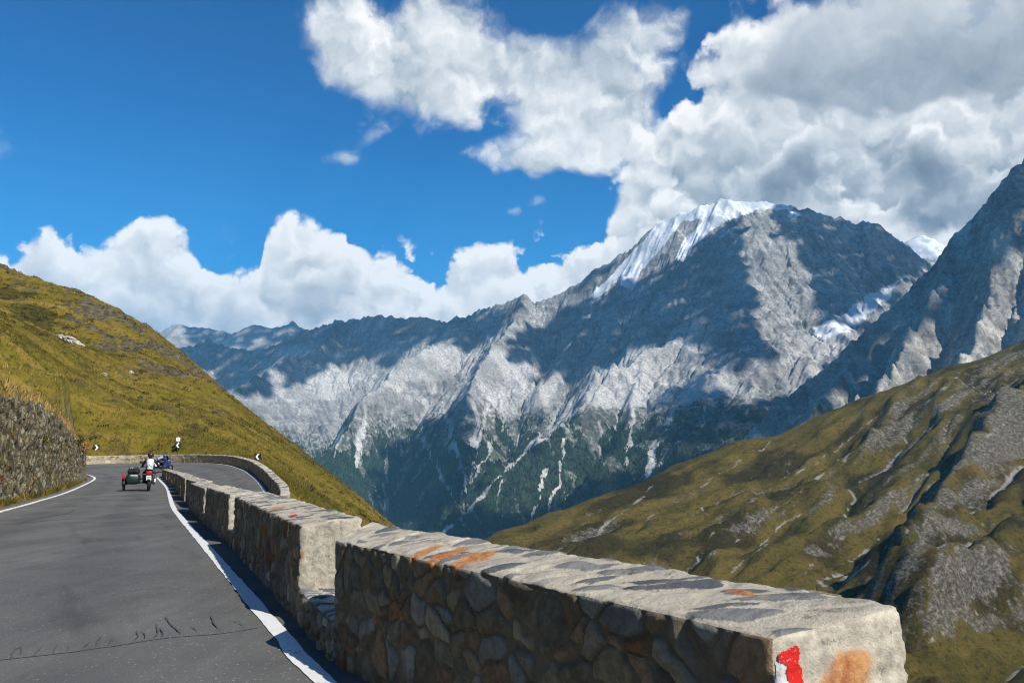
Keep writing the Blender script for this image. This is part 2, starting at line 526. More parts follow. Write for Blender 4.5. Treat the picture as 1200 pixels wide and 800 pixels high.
SCREE_POLY = [
    [(500, 640), (560, 575), (610, 535), (650, 490), (672, 470), (690, 462), (655, 500), (600, 545), (550, 585), (515, 625)],
    [(300, 425), (330, 405), (470, 410), (560, 400), (600, 420), (560, 440), (470, 450), (420, 470), (330, 470)],
    [(560, 420), (650, 400), (665, 440), (640, 475), (590, 490), (565, 465)],
    [(700, 430), (760, 402), (830, 398), (850, 420), (870, 460), (800, 470), (720, 480), (680, 470)],
    [(940, 395), (1000, 385), (960, 450), (930, 470), (905, 440)],
]
CHUTES = [[(475, 425), (465, 470), (455, 510), (450, 560), (453, 610)], [(562, 408), (545, 450), (560, 500), (548, 545), (538, 610)], [(592, 430), (575, 470), (560, 520), (551, 562)], [(522, 430), (500, 470), (490, 512)],
    [(622, 440), (600, 482), (575, 522), (552, 566)], [(692, 468), (650, 500), (600, 545), (555, 590), (520, 625)], [(745, 455), (740, 500), (733, 545)], [(430, 468), (424, 510), (418, 548)], [(662, 515), (655, 565), (640, 600)], [(702, 495), (706, 545)],
    [(482, 468), (500, 522), (522, 566), (540, 600)], [(770, 520), (760, 560)], [(812, 410), (806, 450), (780, 500), (760, 530)], [(640, 548), (628, 590), (622, 615)], [(400, 500), (392, 535)], [(590, 560), (582, 600)], [(520, 470), (532, 520), (545, 556)]]
def px_dist(px, py, lines):
    r = np.full(px.shape, 1e9)
    for l in lines:
        for (x0, y0), (x1, y1) in zip(l[:-1], l[1:]):
            dx, dy = x1 - x0, y1 - y0; u = np.clip(((px - x0) * dx + (py - y0) * dy) / (dx * dx + dy * dy), 0, 1)
            r = np.minimum(r, np.hypot(px - x0 - u * dx, py - y0 - u * dy))
    return r
def massif_masks(X, Y, z, fl):
    V = np.stack([X, Y, z], -1); px, py, d = project(V)
    wx = px + 7 * fbm(X / 160, Y / 160, 4, 101); wy = py + 7 * fbm(X / 160, Y / 160, 4, 111)
    snow = np.maximum(soft_mask(wx, wy, SNOW_POLY[:2] + SNOW_POLY[3:], 4), 0.66 * soft_mask(wx + 3 * fbm(X / 30, Y / 30, 3, 105), wy + 4 * fbm(X / 26, Y / 26, 3, 106), SNOW_POLY[2:3], 4))
    snow = np.maximum(snow, 0.5 * sstep(1250, 1650, z) * sstep(0.1, 0.5, fbm(X / 300, Y / 300, 4, 120) + 0.1))
    scree = 0.75 * soft_mask(wx, wy, SCREE_POLY, 4)
    gy, gx = np.gradient(z, Y[1, 0] - Y[0, 0], X[0, 1] - X[0, 0])
    tree = 190 + 210 * fbm(X / 420, Y / 420, 4, 130) - 130 * np.clip((Y - 4600) / 1000, 0, 3)
    forest = sstep(90, -90, z - tree - 40)
    chute = sstep(2.9, 4.2, fl + 1.3 * fbm(X / 120, Y / 120, 4, 140))
    cd = px_dist(px + 9 * fbm(X / 90, Y / 90, 5, 144, 0.6), py + 5 * fbm(X / 90, Y / 90, 4, 147), CHUTES)
    wch = 1.0 + 2.2 * sstep(-0.2, 0.4, fbm(X / 110, Y / 110, 4, 149))
    chl = sstep(wch + 1.2, wch - 1.2, cd) * (0.55 + 0.45 * sstep(-0.28, 0.0, fbm(X / 90, Y / 90, 4, 148)))
    chute = np.maximum(chute, chl); scree = np.maximum(scree, 0.95 * chl)
    ragged = sstep(-0.02, 0.16, fbm(X / 110, Y / 110, 6, 150, 0.6) + 0.34 * sstep(20, -330, z - tree))
    forest = forest * ragged * (1 - 0.95 * chute) * (1 - soft_mask(wx, wy, SCREE_POLY[:1] + SCREE_POLY[1:2], 2))
    veg = 0.75 * sstep(460, -60, z - tree) * (1 - 0.9 * chute) * (1 - scree)
    return {'flow': fl, 'snow': snow, 'scree': scree, 'forest': forest, 'veg': veg}

massif, VM, AM = terrain('mountain', -4300, 4600, 2700, 8300, 12.5, 2, massif_z, (8, 0.032, 0.45, 2.0, 3), massif_detail, MAT_MASSIF, massif_masks, kind='structure')

# ------------------------------------------------------------------ far peaks behind it
FAR = P3([(60, 430, 10.5), (180, 392, 10.2), (212, 376, 10.0), (228, 381, 10.0), (250, 386, 10.0), (268, 390, 10.0), (285, 384, 9.9), (302, 380, 9.9), (318, 384, 9.9), (343, 377, 9.8), (352, 381, 9.8), (380, 388, 9.8), (440, 392, 9.8)])
FAR2 = P3([(1010, 300, 8.4), (1048, 291, 8.5), (1062, 282, 8.5), (1080, 273, 8.5), (1090, 274, 8.5), (1102, 286, 8.6), (1160, 300, 8.8), (1250, 320, 9.0)])
def far_fun(lines):
    def f(X, Y):
        z = cone_field(X, Y, [(l, 0.95, 1100.0) for l in lines], -800, 60)
        return z + 70 * (ridged(X / 520, Y / 520, 5, 160) - 0.45)
    return f
def far_masks(snowline):
    def f(X, Y, z, fl):
        px, py, d = project(np.stack([X, Y, z], -1))
        sn = sstep(snowline, snowline + 160, z + 200 * fbm(X / 260, Y / 260, 4, 170))
        return {'flow': fl * 0.8, 'snow': sn, 'scree': 0.5 + 0.5 * fbm(X / 400, Y / 400, 3, 180), 'forest': np.zeros(z.shape)}
    return f
far_detail = lambda X, Y, z, fl: 14 * (ridged(X / 90, Y / 90, 4, 190) - 0.45)
_, VF1, _ = terrain('far_mountain', -6600, -1200, 8800, 11300, 40.0, 2, far_fun([FAR]), (4, 0.01, 0.45, 2.0, 5), far_detail, MAT_MASSIF, far_masks(4000), kind='structure')
terrain('far_mountain', 3200, 5800, 7400, 10000, 40.0, 2, far_fun([FAR2]), (4, 0.01, 0.45, 2.0, 6), far_detail, MAT_MASSIF, far_masks(1950), kind='structure')

# ------------------------------------------------------------------ dark rock peak on the right
RP = P3([(1400, 60, 3.4), (1290, 115, 3.3), (1230, 165, 3.25), (1187, 193, 3.2), (1172, 208, 3.22), (1150, 236, 3.28), (1115, 276, 3.35), (1090, 312, 3.36), (1040, 362, 3.3), (1000, 402, 3.22), (940, 452, 3.1), (870, 512, 2.95), (800, 575, 2.75), (720, 650, 2.5)])
RSP = [P3([(1187, 193, 3.2), (1170, 250, 3.08), (1163, 300, 2.95), (1158, 360, 2.75), (1130, 430, 2.5), (1100, 500, 2.2)]),
       P3([(1290, 115, 3.3), (1260, 200, 3.0), (1240, 300, 2.7), (1230, 400, 2.4)]),
       P3([(1115, 276, 3.35), (1090, 350, 3.05), (1050, 420, 2.75), (1000, 490, 2.45)]),
       P3([(1000, 402, 3.22), (970, 450, 2.95), (920, 510, 2.65)])]
def peak_z(X, Y):
    z = cone_field(X, Y, [(RP, 1.35, 1300.0)] + [(s, 1.2, 1000.0) for s in RSP], -700, 60, 500, 24)
    d, _ = seg_dist(X, Y, RP)
    return z + (0.2 + 0.8 * sstep(0, 200, d)) * (105 * (ridged(X / 330, Y / 330, 5, 200) - 0.45) + 36 * (ridged(X / 90, Y / 90, 4, 207) - 0.45))
def peak_detail(X, Y, z, fl):
    led = z / 34.0 + 1.1 * fbm(X / 160, Y / 160, 4, 210)
    return 15.0 * (np.abs((led % 1.0) - 0.5) - 0.25) + 9 * (ridged(X / 30, Y / 30, 4, 213) - 0.45)
def peak_masks(X, Y, z, fl):
    px, py, d = project(np.stack([X, Y, z], -1))
    patch = sstep(0.02, 0.30, fbm(X / 130, Y / 130, 5, 220) - 0.10 + 0.15 * sstep(330, 400, py))
    forest = sstep(0.05, 0.25, fbm(X / 170, Y / 170, 4, 226)) * sstep(440, 470, py) * 0.9
    return {'flow': fl * 0.85, 'snow': np.zeros(z.shape), 'scree': 0.9 * patch, 'forest': forest}
peak, VP, AP = terrain('rocky_peak', 300, 3300, 1950, 4300, 11.0, 2, peak_z, (5, 0.016, 0.45, 1.0, 8), peak_detail, MAT_PEAK, peak_masks, kind='structure')

# ------------------------------------------------------------------ valley ground under everything
m, t = new_mat('valley_ground', 0.95, 0.1)
t.put(t.b.inputs['Base Color'], t.mix(t.noise(t.pos, 0.01, 6, 0.65), (0.03, 0.045, 0.02), (0.09, 0.085, 0.05)))
n_ = 60
GX, GY = np.meshgrid(np.linspace(-6900, 6900, n_), np.linspace(-1400, 11900, n_))
obj('valley_ground', mesh_np('valley_ground', np.stack([GX, GY, -905 + 12 * fbm(GX / 900, GY / 900, 3, 230)], -1).reshape(-1, 3), grid_faces(n_, n_)), m, kind='structure')

# ------------------------------------------------------------------ spruce forest on the lower flanks: one mass of small cones
def forest_mass(V, fm, n, name, mat):
    P = V.reshape(-1, 3); w = fm.ravel()
    px, py, d = project(P)
    ok = (w > 0.3) & (px > 150) & (px < 1000) & (py > 380) & (py < 640)
    idx = np.flatnonzero(ok)
    # keep what the camera side shows
    zb = {}
    kx = (px[idx] / 3).astype(int); ky = (py[idx] / 3).astype(int); key = kx * 1000 + ky
    mind = np.full(key.max() + 1, 1e9); np.minimum.at(mind, key, d[idx])
    idx = idx[d[idx] < mind[key] * 1.04]
    pr = w[idx] * (d[idx] / 4000) ** 0.5
    pick = RNG.choice(idx, size=min(n, len(idx) * 2), p=pr / pr.sum())
    c = P[pick] + np.c_[RNG.uniform(-6, 6, (len(pick), 2)), np.full(len(pick), -2.0)]
    k = 5
    h = RNG.uniform(9, 19, len(pick)); r = h * RNG.uniform(0.17, 0.26, len(pick))
    a = np.linspace(0, 2 * np.pi, k, endpoint=False)
    ring = np.stack([np.cos(a), np.sin(a), np.zeros(k)], -1)
    Vv = np.empty((len(pick), k + 1, 3))
    Vv[:, :k] = c[:, None] + ring[None] * r[:, None, None]
    Vv[:, k] = c + np.c_[np.zeros((len(pick), 2)), h]
    base = (np.arange(len(pick)) * (k + 1))[:, None, None]
    tri = np.array([[i, (i + 1) % k, k] for i in range(k)])[None] + base
    return obj(name, mesh_np(name, Vv.reshape(-1, 3), tri.reshape(-1, 3), {'tone': np.repeat(RNG.random(len(pick)), k + 1)}, smooth=False), mat, kind='stuff')
m, t = new_mat('spruce_forest', 0.95, 0.1)
t.put(t.b.inputs['Base Color'], t.mix(t.attr('tone'), (0.010, 0.022, 0.012), (0.036, 0.052, 0.024)))
forest_mass(VM, AM['forest'], 34000, 'forest', m)['label'] = 'dark spruce forest on the lower slopes across the valley'

# ------------------------------------------------------------------ unseen cloud puffs overhead, added and shaped to cast shade on the range
SHADE = [
    [(610, 398), (650, 372), (690, 352), (740, 338), (790, 312), (862, 262), (866, 290), (866, 330), (886, 380), (902, 412), (882, 408), (862, 428), (820, 396), (780, 392), (740, 402), (700, 427), (670, 442), (640, 432), (600, 420)],
    [(908, 246), (960, 256), (1020, 262), (1092, 296), (1080, 315), (1040, 335), (1005, 366), (975, 380), (968, 345), (938, 290)],
    [(780, 470), (800, 455), (845, 458), (862, 480), (850, 506), (815, 518), (785, 505)],
    [(170, 425), (240, 388), (300, 406), (400, 366), (520, 372), (595, 385), (560, 402), (505, 398), (470, 404), (452, 426), (420, 414), (380, 424), (350, 446), (280, 458), (230, 447)],
    [(440, 600), (452, 532), (500, 510), (556, 522), (540, 590), (500, 610)], [(490, 640), (560, 596), (640, 604), (760, 566), (866, 524), (860, 570), (560, 670)],
    [(1176, 198), (1158, 262), (1146, 320), (1110, 350), (1075, 385), (1020, 430), (930, 495), (870, 514), (1000, 400), (1090, 312), (1150, 236)],
    [(216, 366), (262, 378), (300, 374), (352, 370), (352, 384), (318, 392), (285, 404), (240, 398), (222, 392)],
]
def add_shade_clouds(terrs, Zc):
    pts = []
    for V in terrs:
        P = V.reshape(-1, 3)[::2]; px, py, d = project(P)
        ok = (px > 120) & (px < 1260) & (py > 150) & (py < 680)
        P, px, py, d = P[ok], px[ok], py[ok], d[ok]
        pts.append(np.c_[P, px, py, d])
    A = np.concatenate(pts)
    key = (A[:, 3] / 4).astype(int) * 1000 + (A[:, 4] / 4).astype(int)
    mind = np.full(key.max() + 1, 1e9); np.minimum.at(mind, key, A[:, 5]); A = A[A[:, 5] < mind[key] * 1.05]
    P, px, py = A[:, :3], A[:, 3], A[:, 4]
    wx = px + 16 * fbm(px / 45, py / 45, 4, 610); wy = py + 11 * fbm(px / 45, py / 45, 4, 620)
    m = np.zeros(len(P), bool)
    for poly in SHADE: m |= inside(wx, wy, poly)
    hole = fbm(px / 34, py / 16, 5, 630, 0.6) > np.where(px > 1000, 0.20, np.where(px < 600, 0.11, 0.20))
    m &= ~hole
    P = P[m]; t_ = (Zc - P[:, 2]) / SUN[2]; Q = P[:, :2] + SUN[None, :2] * t_[:, None]
    cell = 62.0
    c = np.floor(Q / cell).astype(int); u, cnt = np.unique(c, axis=0, return_counts=True)
    u = u[cnt >= 2]
    bm = bmesh.new(); bmesh.ops.create_icosphere(bm, subdivisions=2, radius=1.0); bm.verts.ensure_lookup_table()
    base = np.array([v.co[:] for v in bm.verts]); tri = np.array([[v.index for v in f.verts] for f in bm.faces]); bm.free()
    n = len(u); ctr = np.c_[(u + 0.5) * cell + RNG.uniform(-14, 14, (n, 2)), Zc + RNG.uniform(-40, 60, n)]
    r = RNG.uniform(40, 58, n)
    V = ctr[:, None] + base[None] * np.stack([r, r, r * 0.62], 1)[:, None]
    F = (tri[None] + (np.arange(n) * len(base))[:, None, None]).reshape(-1, 3)
    m_, t = new_mat('shade_cloud_white', 1.0, 0.0); t.put(t.b.inputs['Base Color'], t.mix(t.noise(t.pos, 0.01, 4, 0.6), (0.80, 0.80, 0.81), (0.90, 0.90, 0.90)))
    return obj('shade_clouds', mesh_np('shade_clouds', V.reshape(-1, 3), F), m_, kind='stuff', label='unseen cloud puffs added to shade the range')
add_shade_clouds([VM, VP], 4300.0); add_shade_clouds([VF1], 6400.0)
# ================================================================== road line, in plan
def zy(px, py, Y):
    return at(px, py, Y)
R_IN = [np.array([3.9, -7.0, 0.0]), np.array([2.35, -2.0, 0.0])] + [on_z(px, py, 0.0) for px, py in
        ((378, 797), (344, 760), (309, 720), (275, 680), (241, 640), (207, 600), (201, 589), (198, 578), (194.5, 570))] + [at(184, 559.5, 59.0)]
TIP = [at(184, 559.5, 59.0), np.array([-25.1, 61.6, 0.16]), np.array([-25.0, 62.9, 0.2]), np.array([-24.0, 63.2, 0.2]), np.array([-23.0, 62.0, 0.12]), np.array([-22.2, 59.5, 0.0])]
R_BACK = [np.array([-22.2, 59.5, 0.0]), np.array([-20.6, 55.0, -0.25]), np.array([-17.9, 48.0, -0.75]), np.array([-15.2, 41.0, -1.2]), np.array([-12.2, 33.5, -1.8]), np.array([-8.4, 24.0, -2.7]), np.array([-4.2, 14.0, -3.7])]
L_OUT = [np.array([-2.2, -8.0, 0.0]), np.array([-3.9, -2.0, 0.0]), np.array([-6.4, 5.0, 0.0]), np.array([-9.2, 12.5, 0.0])] + [on_z(px, py, 0.0) for px, py in ((0, 599.5), (28, 592), (50, 585.5), (72, 579), (90, 572))] + [at(107, 564.0, 52.5)]
O_BEND = [at(107, 564.0, 52.5), at(111, 560.5, 55.5), at(107, 557.5, 58.0), at(92, 553.5, 62.0), at(72, 549.5, 67.0), at(62, 546.8, 72.0), at(76, 545.2, 77.0), at(105, 543.8, 80.5), at(150, 542.6, 82.0), at(200, 541.8, 81.0), at(240, 542.3, 77.5), at(267, 545.0, 71.5), at(287, 551.5, 62.5)]
O_BACK = [at(287, 551.5, 62.5), at(300, 562, 53.5), at(310, 575, 46.5), at(320, 592, 40.0), np.array([-8.7, 31.0, -1.75]), np.array([-5.0, 22.0, -2.75]), np.array([-1.2, 12.5, -3.75])]
n1, n2, n3 = 130, 90, 90
INNER = np.r_[resample(R_IN, n1), resample(TIP, n2)[1:], resample(R_BACK, n3)[1:]]
OUTER = np.r_[resample(L_OUT, n1), resample(O_BEND, n2)[1:], resample(O_BACK, n3)[1:]]
NC = 15
u = np.linspace(0, 1, NC)[None, :, None]
ROAD = INNER[:, None] * (1 - u) + OUTER[:, None] * u              # (N, NC, 3)

def plan_normal(L):
    d = np.gradient(L[:, :2], axis=0); d /= np.linalg.norm(d, axis=1)[:, None] + 1e-9
    return np.c_[d[:, 1], -d[:, 0]]                                # to the right of travel
N_IN = plan_normal(INNER); N_OUT = plan_normal(OUTER)
# asphalt apron: a little beyond the painted edge on both sides
ap_in = INNER.copy(); ap_in[:, :2] += N_IN * 1.1; ap_in[:, 2] -= 0.01
ap_out = OUTER.copy(); ap_out[:, :2] -= N_OUT * 0.55
mid = ROAD
SHEET = np.concatenate([ap_in[:, None], mid, ap_out[:, None]], 1)

m, t = new_mat('asphalt', 0.92, 0.12)
p = t.pos
agg = t.noise(p, 55.0, 3, 0.7); agg2 = t.vor(p, 130.0)
pat = t.noise(p, 0.55, 6, 0.6); pat2 = t.noise(t.mapping(p, rot=(0, 0, -0.55), scale=(1.6, 0.12, 1)), 1.1, 5, 0.6)
c = t.mix(t.ss(pat, 0.3, 0.7), (0.098, 0.098, 0.094), (0.136, 0.135, 0.128))
c = t.mix(t.ss(pat2, 0.42, 0.66), c, t.mix(1.0, c, (1.25, 1.23, 1.2), 'MULTIPLY'))
c = t.mix(t.ss(agg, 0.54, 0.70), c, (0.17, 0.167, 0.158))
c = t.mix(t.ss(agg2, 0.30, 0.05), c, (0.034, 0.034, 0.034))
c = t.mix(t.ss(t.noise(p, 9.0, 4, 0.7), 0.66, 0.74), c, (0.19, 0.185, 0.175))
c = t.mix(t.ss(t.vor(p, 19.0), 0.20, 0.09), c, t.mix(t.noise(p, 9.0, 2, 0.5), (0.09, 0.088, 0.08), (0.42, 0.41, 0.37)))   # pale chippings
c = t.mix(t.ss(t.noise(t.mapping(p, rot=(0, 0, 2.05), scale=(9, 1, 1), typ='TEXTURE'), 1.6, 4, 0.6), 0.56, 0.72), c, t.mix(1.0, c, (0.78, 0.78, 0.78), 'MULTIPLY'))
lt = t.m('ADD', t.attr('across'), t.m('MULTIPLY_ADD', t.noise(p, 0.5, 3, 0.5), 0.12, -0.06))
trk = t.m('ADD', t.ss(t.m('ABSOLUTE', t.m('SUBTRACT', lt, 0.30)), 0.13, 0.02), t.ss(t.m('ABSOLUTE', t.m('SUBTRACT', lt, 0.72)), 0.13, 0.02))
c = t.mix(t.m('MULTIPLY', trk, 0.55), c, t.mix(1.0, c, (0.74, 0.74, 0.75), 'MULTIPLY'))                # darker where wheels run
edge_ = t.ss(t.m('ABSOLUTE', t.m('SUBTRACT', lt, 0.5)), 0.45, 0.56)
c = t.mix(t.m('MULTIPLY', edge_, t.ss(t.noise(p, 2.2, 5, 0.7), 0.42, 0.62)), c, (0.15, 0.14, 0.115))        # dust and grit at the edges
t.put(t.b.inputs['Base Color'], c)
t.put(t.b.inputs['Normal'], t.bump(t.m('ADD', t.m('MULTIPLY', agg, 0.006), t.m('MULTIPLY', agg2, 0.006)), 0.7, 1.0))
MAT_ASPHALT = m
Ns = len(SHEET)
latv = np.tile(np.r_[-0.15, np.linspace(0, 1, NC), 1.1], (Ns, 1)).ravel()
obj('road', mesh_np('road', SHEET.reshape(-1, 3), grid_faces(NC + 2, Ns), {'across': latv}), MAT_ASPHALT, kind='structure')

m, t = new_mat('road_paint', 0.7, 0.3)
p = t.pos
wear = t.m('ADD', t.m('MULTIPLY', t.noise(p, 26.0, 5, 0.75), 0.7), t.m('MULTIPLY', t.noise(p, 3.0, 3, 0.5), 0.3))
c = t.mix(t.noise(p, 6.0, 4, 0.6), (0.62, 0.61, 0.58), (0.80, 0.79, 0.76))
c = t.mix(t.ss(wear, 0.56, 0.64), c, (0.20, 0.20, 0.195))
t.put(t.b.inputs['Base Color'], c); t.put(t.b.inputs['Normal'], t.bump(t.noise(p, 60.0, 3, 0.6), 0.3, 0.01))
MAT_PAINT = m
def ribbon(name, L, N, off0, off1, dz, mat, wob=0.0, seed=0, **pr):
    L = np.asarray(L)
    s = np.r_[0, np.cumsum(np.linalg.norm(np.diff(L[:, :2], axis=0), axis=1))]
    cols = []
    for k, o in enumerate((off0, off1)):
        q = L.copy(); ww = wob * fbm(s * 2.2 + 31 * k, s * 0 + seed + 0.5, 4, 300 + seed)
        q[:, :2] += N * (o + ww)[:, None]; q[:, 2] += dz; cols.append(q)
    V = np.stack([cols[0], cols[1]], 1).reshape(-1, 3)
    return obj(name, mesh_np(name, V, grid_faces(2, len(L))), mat, **pr)
def densify(L, step):
    n = max(2, int(np.linalg.norm(np.diff(L[:, :2], axis=0), axis=1).sum() / step))
    return resample(L, n)
inn = densify(INNER[:n1 + 8], 0.05); ribbon('road_line', inn, plan_normal(inn), 0.065, -0.065, 0.006, MAT_PAINT, 0.018, 1, kind='structure')
out_ = densify(OUTER[:], 0.15); ribbon('road_line', out_, plan_normal(out_), 0.07, -0.07, 0.006, MAT_PAINT, 0.03, 2, kind='structure')

# tar seams and cracks across the lane
m, t = new_mat('tar_seam', 0.8, 0.2)
t.put(t.b.inputs['Base Color'], t.mix(t.noise(t.pos, 30.0, 4, 0.6), (0.056, 0.056, 0.053), (0.100, 0.098, 0.092)))
MAT_TAR = m
def crack(pts, w, seed, dz=0.005):
    P_ = densify(np.array([on_z(px, py, 0.0) for px, py in pts]), 0.02)
    s = np.linspace(0, len(P_) * 0.02, len(P_))
    N_ = plan_normal(P_)
    P_[:, :2] += N_ * (0.03 * fbm(s * 3, s * 0 + seed, 4, 320))[:, None]
    ww = 0.62 * w * (0.35 + 0.9 * np.clip(fbm(s * 5, s * 0 + seed, 3, 330) + 0.5, 0, 1)) * np.minimum(1, np.minimum(np.arange(len(s)), np.arange(len(s))[::-1]) / 6.0)
    a = P_.copy(); b = P_.copy(); a[:, :2] += N_ * ww[:, None]; b[:, :2] -= N_ * ww[:, None]; a[:, 2] += dz; b[:, 2] += dz
    return np.stack([a, b], 1).reshape(-1, 3), len(P_)
def cracks(name, lst, **pr):
    Vs, Fs, off = [], [], 0
    for k, (pts, w) in enumerate(lst):
        V, n = crack(pts, w, k * 3.7 + 1, 0.003 + 0.0006 * k); Vs.append(V); Fs.append(grid_faces(2, n, off)); off += len(V)
    return obj(name, mesh_np(name, np.concatenate(Vs), np.concatenate(Fs)), MAT_TAR, **pr)
cracks('road_crack', [([(-40, 779), (20, 771), (90, 763), (150, 754), (200, 747), (260, 742), (312, 734)], 0.017),
    ([(12, 775), (16, 764), (24, 758), (22, 768)], 0.010), ([(38, 770), (44, 762), (49, 757)], 0.008), ([(62, 766), (66, 757), (72, 755)], 0.008), ([(76, 764), (80, 756)], 0.008),
    ([(96, 761), (104, 753), (110, 752)], 0.008), ([(112, 758), (117, 748), (121, 744)], 0.009), ([(126, 757), (131, 749), (134, 747)], 0.008), ([(158, 752), (160, 743), (162, 738)], 0.009), ([(170, 750), (168, 743), (165, 739)], 0.008),
    ([(181, 748), (184, 740), (183, 731)], 0.011), ([(190, 748), (192, 741), (188, 735)], 0.010), ([(214, 744), (206, 736), (199, 731), (195, 722)], 0.010), ([(232, 742), (228, 736), (222, 733)], 0.008),
    ([(262, 739), (254, 735), (250, 728), (246, 721)], 0.010), ([(286, 736), (278, 730), (268, 726)], 0.008)], kind='structure')
cracks('road_crack', [([(-30, 617), (30, 612), (80, 608), (130, 606), (170, 604), (200, 601)], 0.075), ([(20, 613), (50, 606), (75, 602), (88, 597)], 0.05), ([(120, 604.5), (140, 602.5), (165, 602)], 0.05)], kind='structure')
cracks('road_crack', [([(60, 676), (110, 668), (160, 664)], 0.006), ([(120, 700), (170, 690), (215, 688)], 0.006)], kind='structure')

# ================================================================== the green hillside (near terrain)
CREST = [(-150, 285, 225), (0, 315, 184), (50, 333, 172), (90, 343, 163), (130, 369, 152), (175, 404, 142), (195, 424, 136), (245, 449, 126), (300, 507, 112), (340, 545, 103), (366, 570, 97), (402, 609, 88), (434, 648, 78)]
ctrl = [at(px, py, Y) for px, py, Y in CREST]
for c in list(ctrl):
    ctrl.append(np.array([c[0] + 22, c[1] + 30, c[2] - 22])); ctrl.append(np.array([c[0] + 75, c[1] + 80, c[2] - 85]))
MIDP = [(0, 440, 46), (0, 400, 86), (0, 360, 132), (-80, 400, 80), (-80, 340, 140), (50, 458, 52), (50, 400, 103), (100, 505, 70), (100, 450, 98), (100, 400, 132), (150, 505, 86), (150, 450, 109), (150, 410, 132),
        (200, 521, 84), (200, 480, 98), (200, 450, 115), (250, 524, 80), (250, 490, 100), (300, 543, 72), (300, 525, 92), (350, 583, 62), (350, 563, 80), (385, 612, 62), (385, 600, 76), (105, 529.5, 84), (150, 529, 85), (60, 528, 82)]
MIDP += [(440, 652, 70), (455, 672, 60), (424, 624, 80), (410, 628, 66), (470, 690, 50)]
ctrl += [at(*q) for q in MIDP]
ctrl += [np.array(q, float) for q in ((-14.5, 20, 3.0), (-17.5, 27, 3.4), (-22, 36, 3.3), (-27, 45, 2.9), (-30, 52, 2.6), (-24, 20, 8.5), (-30, 34, 8.5), (-38, 50, 7.5), (-46, 30, 19), (-60, 50, 24), (-20, 6, 7), (-11, 6, 2.4), (-34, 4, 16),
        (2, 25, -6), (10, 40, -16), (0, 60, -12), (20, 70, -34), (8, 12, -6), (25, 20, -22), (50, 40, -50), (40, 0, -30), (70, -10, -52), (12, -8, -8), (6, -20, -3), (-12, -18, 2.5), (-30, -20, 14), (30, 120, -60), (70, 100, -90), (60, 180, -120))]
hx0, hx1, hy0, hy1, hd = -205, 75, -22, 285, 0.75
X, Y = np.meshgrid(np.arange(hx0, hx1, hd), np.arange(hy0, hy1, hd))
Z = tps(ctrl, X, Y, 1e-5)
# nearest road point and lateral distance for every ground vertex
kd = kdtree.KDTree(Ns * NC)
rs = ROAD.reshape(-1, 3)
for i, q in enumerate(rs): kd.insert((q[0], q[1], 0), i)
kd.balance()
near = (X > -45) & (X < 8) & (Y > -15) & (Y < 95)
dist = np.full(X.shape, 99.0); rz = np.zeros(X.shape); ri = np.zeros(X.shape, int); rc = np.zeros(X.shape, int)
for j, i in zip(*np.nonzero(near)):
    _, k, dd = kd.find((X[j, i], Y[j, i], 0)); dist[j, i] = dd; rz[j, i] = rs[k, 2]; ri[j, i] = k // NC; rc[j, i] = k % NC
# inside the road plan counts as distance 0
flatN = np.vstack([INNER, OUTER[::-1]])
ins = inside(X, Y, flatN[:, :2]); dist = np.where(ins, 0, dist)
left_bank = (rc >= NC - 2) & (ri < n1 + 14) & ~ins
bend_bank = (rc >= NC - 2) & (ri >= n1 + 14) & ~ins
inner_gap = (rc <= 1) & ~ins & (dist < 12)
noise_z = 0.55 * fbm(X / 9, Y / 9, 5, 340) + 2.0 * fbm(X / 38, Y / 38, 4, 350) * sstep(90, 130, Y)
noise_z = noise_z + 0.75 * (ridged((X + 0.14 * Y) / 46, (Y - 0.14 * X) / 6.5, 4, 345) - 0.45) * sstep(70, 90, Y)
# rocky ribs near the skyline of the slope
px_, py_, _d = project(np.stack([X, Y, Z], -1))
dcr, _ = seg_dist(X, Y, [at(*q) for q in CREST])
rock = sstep(24, 3, dcr) * sstep(0.0, 0.34, fbm(X / 11, Y / 11, 5, 360, 0.6) + 0.12 * sstep(230, 140, px_)) * sstep(330, 250, px_)
rock = np.maximum(rock, 0.9 * sstep(0.02, 0.30, fbm(X / 8, Y / 8, 5, 363, 0.62)) * sstep(34, 10, dcr) * sstep(60, 110, px_) * sstep(250, 200, px_))
brush_shade = np.maximum(0.7 * sstep(0.10, 0.34, fbm(X / 18, Y / 18, 5, 368, 0.6) - 0.02), sstep(-0.25, 0.1, fbm(X / 9, Y / 9, 4, 369)) * inside(px_ + 8 * fbm(X / 8, Y / 8, 3, 364), py_ + 6 * fbm(X / 8, Y / 8, 3, 365), [(-60, 300), (0, 322), (40, 342), (70, 368), (55, 382), (20, 372), (-60, 360)]))  # last term: shade on the left hilltop, darkened through the same mask
rock = np.maximum(rock, 0.75 * sstep(0.20, 0.42, fbm(X / 9, Y / 9, 5, 366, 0.6)) * sstep(95, 125, Y))
Zb = Z + noise_z + rock * 2.3 * (ridged(X / 5.5, Y / 5.5, 4, 370) - 0.35) + 0.35 * (ridged(X / 3.2, Y / 3.2, 3, 375) - 0.45) * sstep(70, 90, Y)
lat = np.where(left_bank, sstep(0.95, 1.7, dist), np.where(bend_bank, sstep(0.9, np.where(ri < n1 + 42, 11.0, 2.6), dist), sstep(0.7, 2.4, dist)))
Zt = np.where(dist < 20, (rz - 0.11) * (1 - lat) + Zb * lat, Zb)
gapz = np.where(inner_gap & (X < -3), rz - 0.11, Zt)                   # strip between the two legs stays below the parapet
w_gap = sstep(4.0, 2.5, dist)
Zt = np.where(inner_gap, np.minimum(Zt, gapz * w_gap + np.minimum(Zt, rz + 0.1) * (1 - w_gap)), Zt)
HILL = np.stack([X, Y, Zt], -1)
grass_f = np.where(dist < 90, sstep(0.75, 1.3, dist), 1.0)

